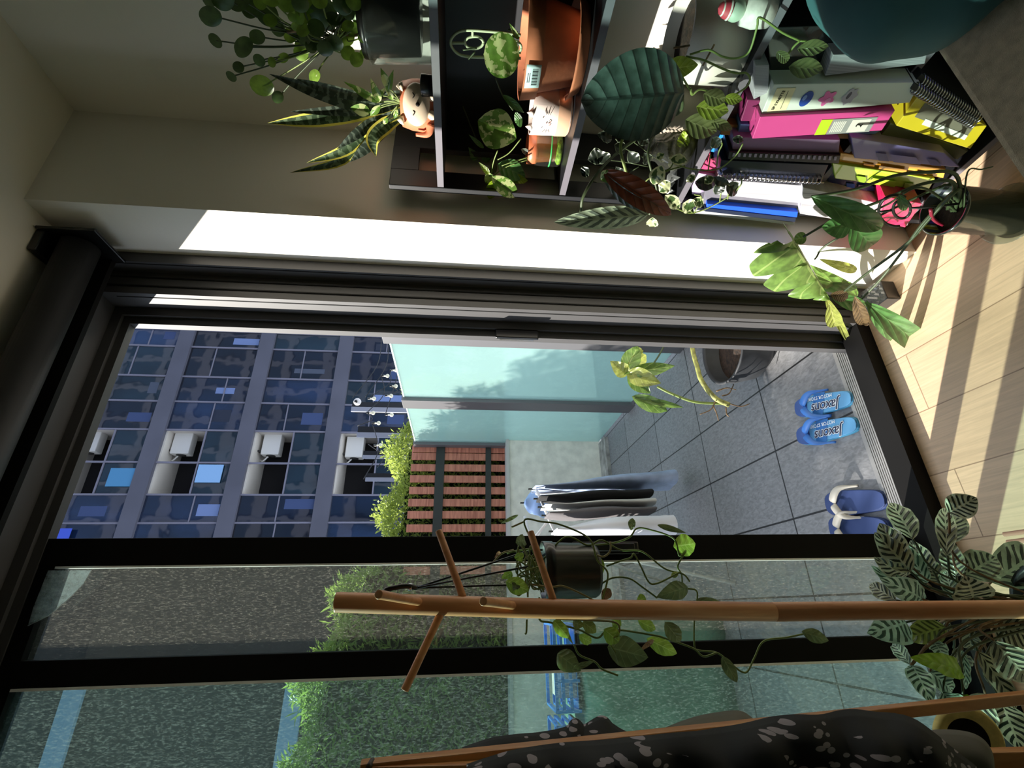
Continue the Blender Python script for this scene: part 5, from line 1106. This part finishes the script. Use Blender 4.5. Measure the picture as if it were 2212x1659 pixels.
# ================================================================= CALATHEA
cl = thing('calathea_plant', (-.0, .95, .0), 'zebra-striped calathea bushing out in front of the glass', 'plant')
crown = at(2135, 1318, Y=.95)
ZL = [((2049, 1108), (2110, 1075), 46, 0), ((2046, 1200), (2040, 1097), 30, 0), ((2060, 1172), (2066, 1108), 40, 2), ((1972, 1165), (1923, 1086), 42, 0), ((1952, 1205), (1900, 1130), 42, 0), ((1967, 1235), (1889, 1150), 46, 0), ((2003, 1260), (1938, 1163), 28, 1), ((2015, 1232), (1967, 1167), 34, 0), ((1962, 1242), (1888, 1203), 36, 0), ((1997, 1296), (1882, 1222), 36, 1), ((1992, 1294), (1900, 1250), 48, 1), ((1936, 1297), (1879, 1262), 30, 0), ((2062, 1296), (2042, 1234), 26, 1), ((2066, 1246), (2050, 1165), 36, 2), ((2102, 1292), (2085, 1244), 64, 0), ((2083, 1244), (2152, 1204), 58, 2), ((2141, 1258), (2236, 1192), 76, 2),
      ((1957, 1344), (1873, 1368), 62, 1), ((2042, 1354), (1956, 1380), 42, 3), ((2140, 1344), (2232, 1378), 74, 0), ((1967, 1436), (1930, 1388), 24, 1), ((2078, 1452), (1966, 1420), 38, 4), ((1970, 1437), (2012, 1521), 40, 1), ((2018, 1388), (2046, 1430), 28, 1), ((2008, 1450), (2057, 1494), 38, 1), ((2034, 1494), (2081, 1532), 44, 1), ((2078, 1404), (2086, 1489), 15, 1), ((2112, 1406), (2194, 1532), 34, 0), ((2128, 1498), (2117, 1594), 52, 0), ((2163, 1518), (2206, 1622), 54, 0), ((2147, 1384), (2228, 1472), 62, 0), ((2092, 1358), (2098, 1404), 30, 2), ((2020, 1350), (2060, 1365), 34, 2), ((2060, 1400), (2090, 1440), 30, 2), ((2160, 1440), (2175, 1500), 30, 2), ((2180, 1340), (2230, 1330), 60, 2), ((2140, 1480), (2160, 1430), 30, 2), ((2080, 1500), (2098, 1520), 16, 4), ((2030, 1260), (1990, 1200), 34, 2), ((2080, 1240), (2052, 1200), 34, 2), ((2010, 1330), (1975, 1300), 36, 2)]
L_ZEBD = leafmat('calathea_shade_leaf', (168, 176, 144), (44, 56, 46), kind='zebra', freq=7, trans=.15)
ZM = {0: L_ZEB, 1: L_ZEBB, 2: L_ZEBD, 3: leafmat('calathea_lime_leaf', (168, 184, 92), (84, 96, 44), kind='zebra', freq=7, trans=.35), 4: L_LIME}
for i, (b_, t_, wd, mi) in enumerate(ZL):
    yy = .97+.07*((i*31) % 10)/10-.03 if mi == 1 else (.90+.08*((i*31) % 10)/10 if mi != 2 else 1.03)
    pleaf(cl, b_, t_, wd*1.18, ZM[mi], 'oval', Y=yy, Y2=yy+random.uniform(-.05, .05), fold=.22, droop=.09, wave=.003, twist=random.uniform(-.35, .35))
    e = at(*b_, Y=yy); obj('stalk', MB().tube(spline([crown+Vector((random.uniform(-.03, .03), random.uniform(-.03, .03), -.10)), (crown+e)/2+Vector((0, 0, .02)), e], 5), .0022, 6), DARKSTEM if i % 2 else BROWNSTEM, cl)
cz = crown.z-.16
pot(cl, (crown.x, .95, cz-.13), .07, .085, .13, PLAST, rim=.004, name='pot')
stl = thing('plant_stool', (crown.x, .95, 0), 'ribbed reddish-brown box stand under the calathea', 'stool')
mb = MB(); x0, x1, y0, y1 = crown.x-.16, crown.x+.09, .80, 1.10
mb.box((x0, y0, 0), (x1, y1, cz-.135)); 
for k in range(18): mb.tube([(x0+.01+k*.0185, y0, cz-.134), (x0+.01+k*.0185, y1, cz-.134)], .006, 6)
obj('top_box', mb, M('ribbed_brown', (156, 112, 96), .6), stl)
# straw hat on the rack
# ================================================================= WOODEN FRAME WITH CLOTHES
fr_ = thing('clothes_rack', (-.16, .62, 0), 'folding bamboo clothes frame with crossing slats at the lower left', 'clothes rack')
def bar(a, b, ya, yb, w_, h_, name):
    A = at(*a, Y=ya); Bq = at(*b, Y=yb); d = (Bq-A).normalized(); s = d.cross(Vector((0, 1, 0))).normalized(); t = d.cross(s).normalized()
    lo = [A+s*i*w_/2+t*j*h_/2 for i, j in ((-1, -1), (1, -1), (1, 1), (-1, 1))]; hi = [Bq+s*i*w_/2+t*j*h_/2 for i, j in ((-1, -1), (1, -1), (1, 1), (-1, 1))]
    return obj(name, MB().hexa(lo, hi), BAMB, fr_, bevel=.0015)
bar((778, 1662), (2330, 1494), .62, .74, .013, .022, 'slat')
bar((778, 1672), (2330, 1634), .62, .60, .016, .022, 'slat')
obj('pivot_pin', MB().lathe(at(797, 1656, Y=.605), [(0, .004), (.003, .003), (.003, -.02)], 10, axis=(0, -1, 0)), M('pin_dark', (50, 34, 24), .5), fr_)
def flmat(name, base):
    m = M(name, base, .92); n = m.node_tree; N = n.nodes.new; L = n.links.new; b = n.nodes['Principled BSDF']
    tc = N('ShaderNodeTexCoord'); mp = N('ShaderNodeMapping'); mp.inputs['Scale'].default_value = (120, 20, 36); mp.inputs['Rotation'].default_value = (.4, .9, .5); L(tc.outputs['Object'], mp.inputs[0])
    wv = N('ShaderNodeTexVoronoi'); wv.inputs['Scale'].default_value = 1.5; wv.feature = 'F1'; L(mp.outputs[0], wv.inputs[0])
    big = N('ShaderNodeTexNoise'); big.inputs['Scale'].default_value = 9; L(tc.outputs['Object'], big.inputs[0])
    a1 = N('ShaderNodeMath'); a1.operation = 'LESS_THAN'; a1.inputs[1].default_value = .36; L(wv.outputs['Distance'], a1.inputs[0])
    a2 = N('ShaderNodeMath'); a2.operation = 'GREATER_THAN'; a2.inputs[1].default_value = .49; L(big.outputs[0], a2.inputs[0])
    a3 = N('ShaderNodeMath'); a3.operation = 'MULTIPLY'; L(a1.outputs[0], a3.inputs[0]); L(a2.outputs[0], a3.inputs[1])
    mx = N('ShaderNodeMix'); mx.data_type = 'RGBA'; L(a3.outputs[0], mx.inputs[0]); mx.inputs[6].default_value = lin(base); mx.inputs[7].default_value = lin((150, 140, 146)); L(mx.outputs[2], b.inputs['Base Color'])
    return m
FLO = flmat('black_floral', (24, 24, 26))
def drape(name, label, cat, upper, ylow, Y0, mat, amp=.012, thick=.012):
    top = spline([Vector((a, b, 0)) for a, b in upper], 6); rows = []
    m = 14
    for i, p in enumerate(top):
        row = []
        for j in range(m+1):
            v = j/m; py = p.y+(ylow-p.y)*v
            rnd = -.05*math.sin(min(1, v*3)*math.pi/2)
            yy = Y0+.05+rnd+amp*math.sin(p.x*.021+v*4)+amp*.6*math.sin(p.x*.05-v*7)
            row.append(at(p.x, py, Y=yy))
        rows.append(row)
    t = thing(name, (rows[0][m].x, Y0, min(r[m].z for r in rows)), label, cat)
    obj('cloth', MB().grid(rows), mat, t, solid=thick)
    return t
drape('shirt', 'black shirt with grey floral print hanging in front of the bamboo slat', 'clothing', ((1010, 1668), (1100, 1640), (1200, 1622), (1330, 1612), (1480, 1596), (1600, 1580), (1680, 1562), (1760, 1556), (1840, 1546), (1900, 1552), (1960, 1560), (2010, 1592), (2050, 1625), (2100, 1664)), 1800, .48, FLO)
drape('shirt_sleeve', 'black floral cloth bunched behind the upper bamboo slat', 'clothing', ((1000, 1626), (1060, 1606), (1110, 1598), (1170, 1592), (1225, 1580), (1243, 1562), (1262, 1576), (1300, 1556), (1320, 1572), (1350, 1590), (1400, 1606)), 1700, .72, FLO, .008)
drape('grey_garment', 'dark olive-grey garment behind the slat and floral shirt', 'clothing', ((1350, 1606), (1420, 1590), (1500, 1560), (1560, 1548), (1600, 1546), (1625, 1562), (1660, 1580)), 1700, .70, M('olive_grey_cloth', (104, 102, 92), .95), .006)
drape('grey_bag', 'rounded grey felt item at the foot of the floral shirt', 'bag', ((1990, 1600), (2030, 1590), (2080, 1592), (2112, 1602), (2128, 1625), (2132, 1662)), 1760, .52, M('grey_felt', (96, 92, 84), .95), .004)
hat = thing('straw_hat', at(2090, 1590, Y=.85), 'round straw hat with a black hollow behind the bamboo slats', 'hat')
hc = at(2092, 1598, Y=.85)
obj('brim', MB().lathe(hc, [(.030, .0), (.034, .006), (.045, .007), (.05, 0), (.045, -.007), (.034, -.006), (.030, 0)], 36, axis=(-.2, -1, .3)), M('straw', (216, 194, 120), .8, var=.1, scale=60), hat)
obj('crown', MB().lathe(hc, [(0, -.02), (.03, -.018), (.032, 0)], 30, axis=(-.2, -1, .3)), M('hat_black', (16, 16, 18), .9), hat)
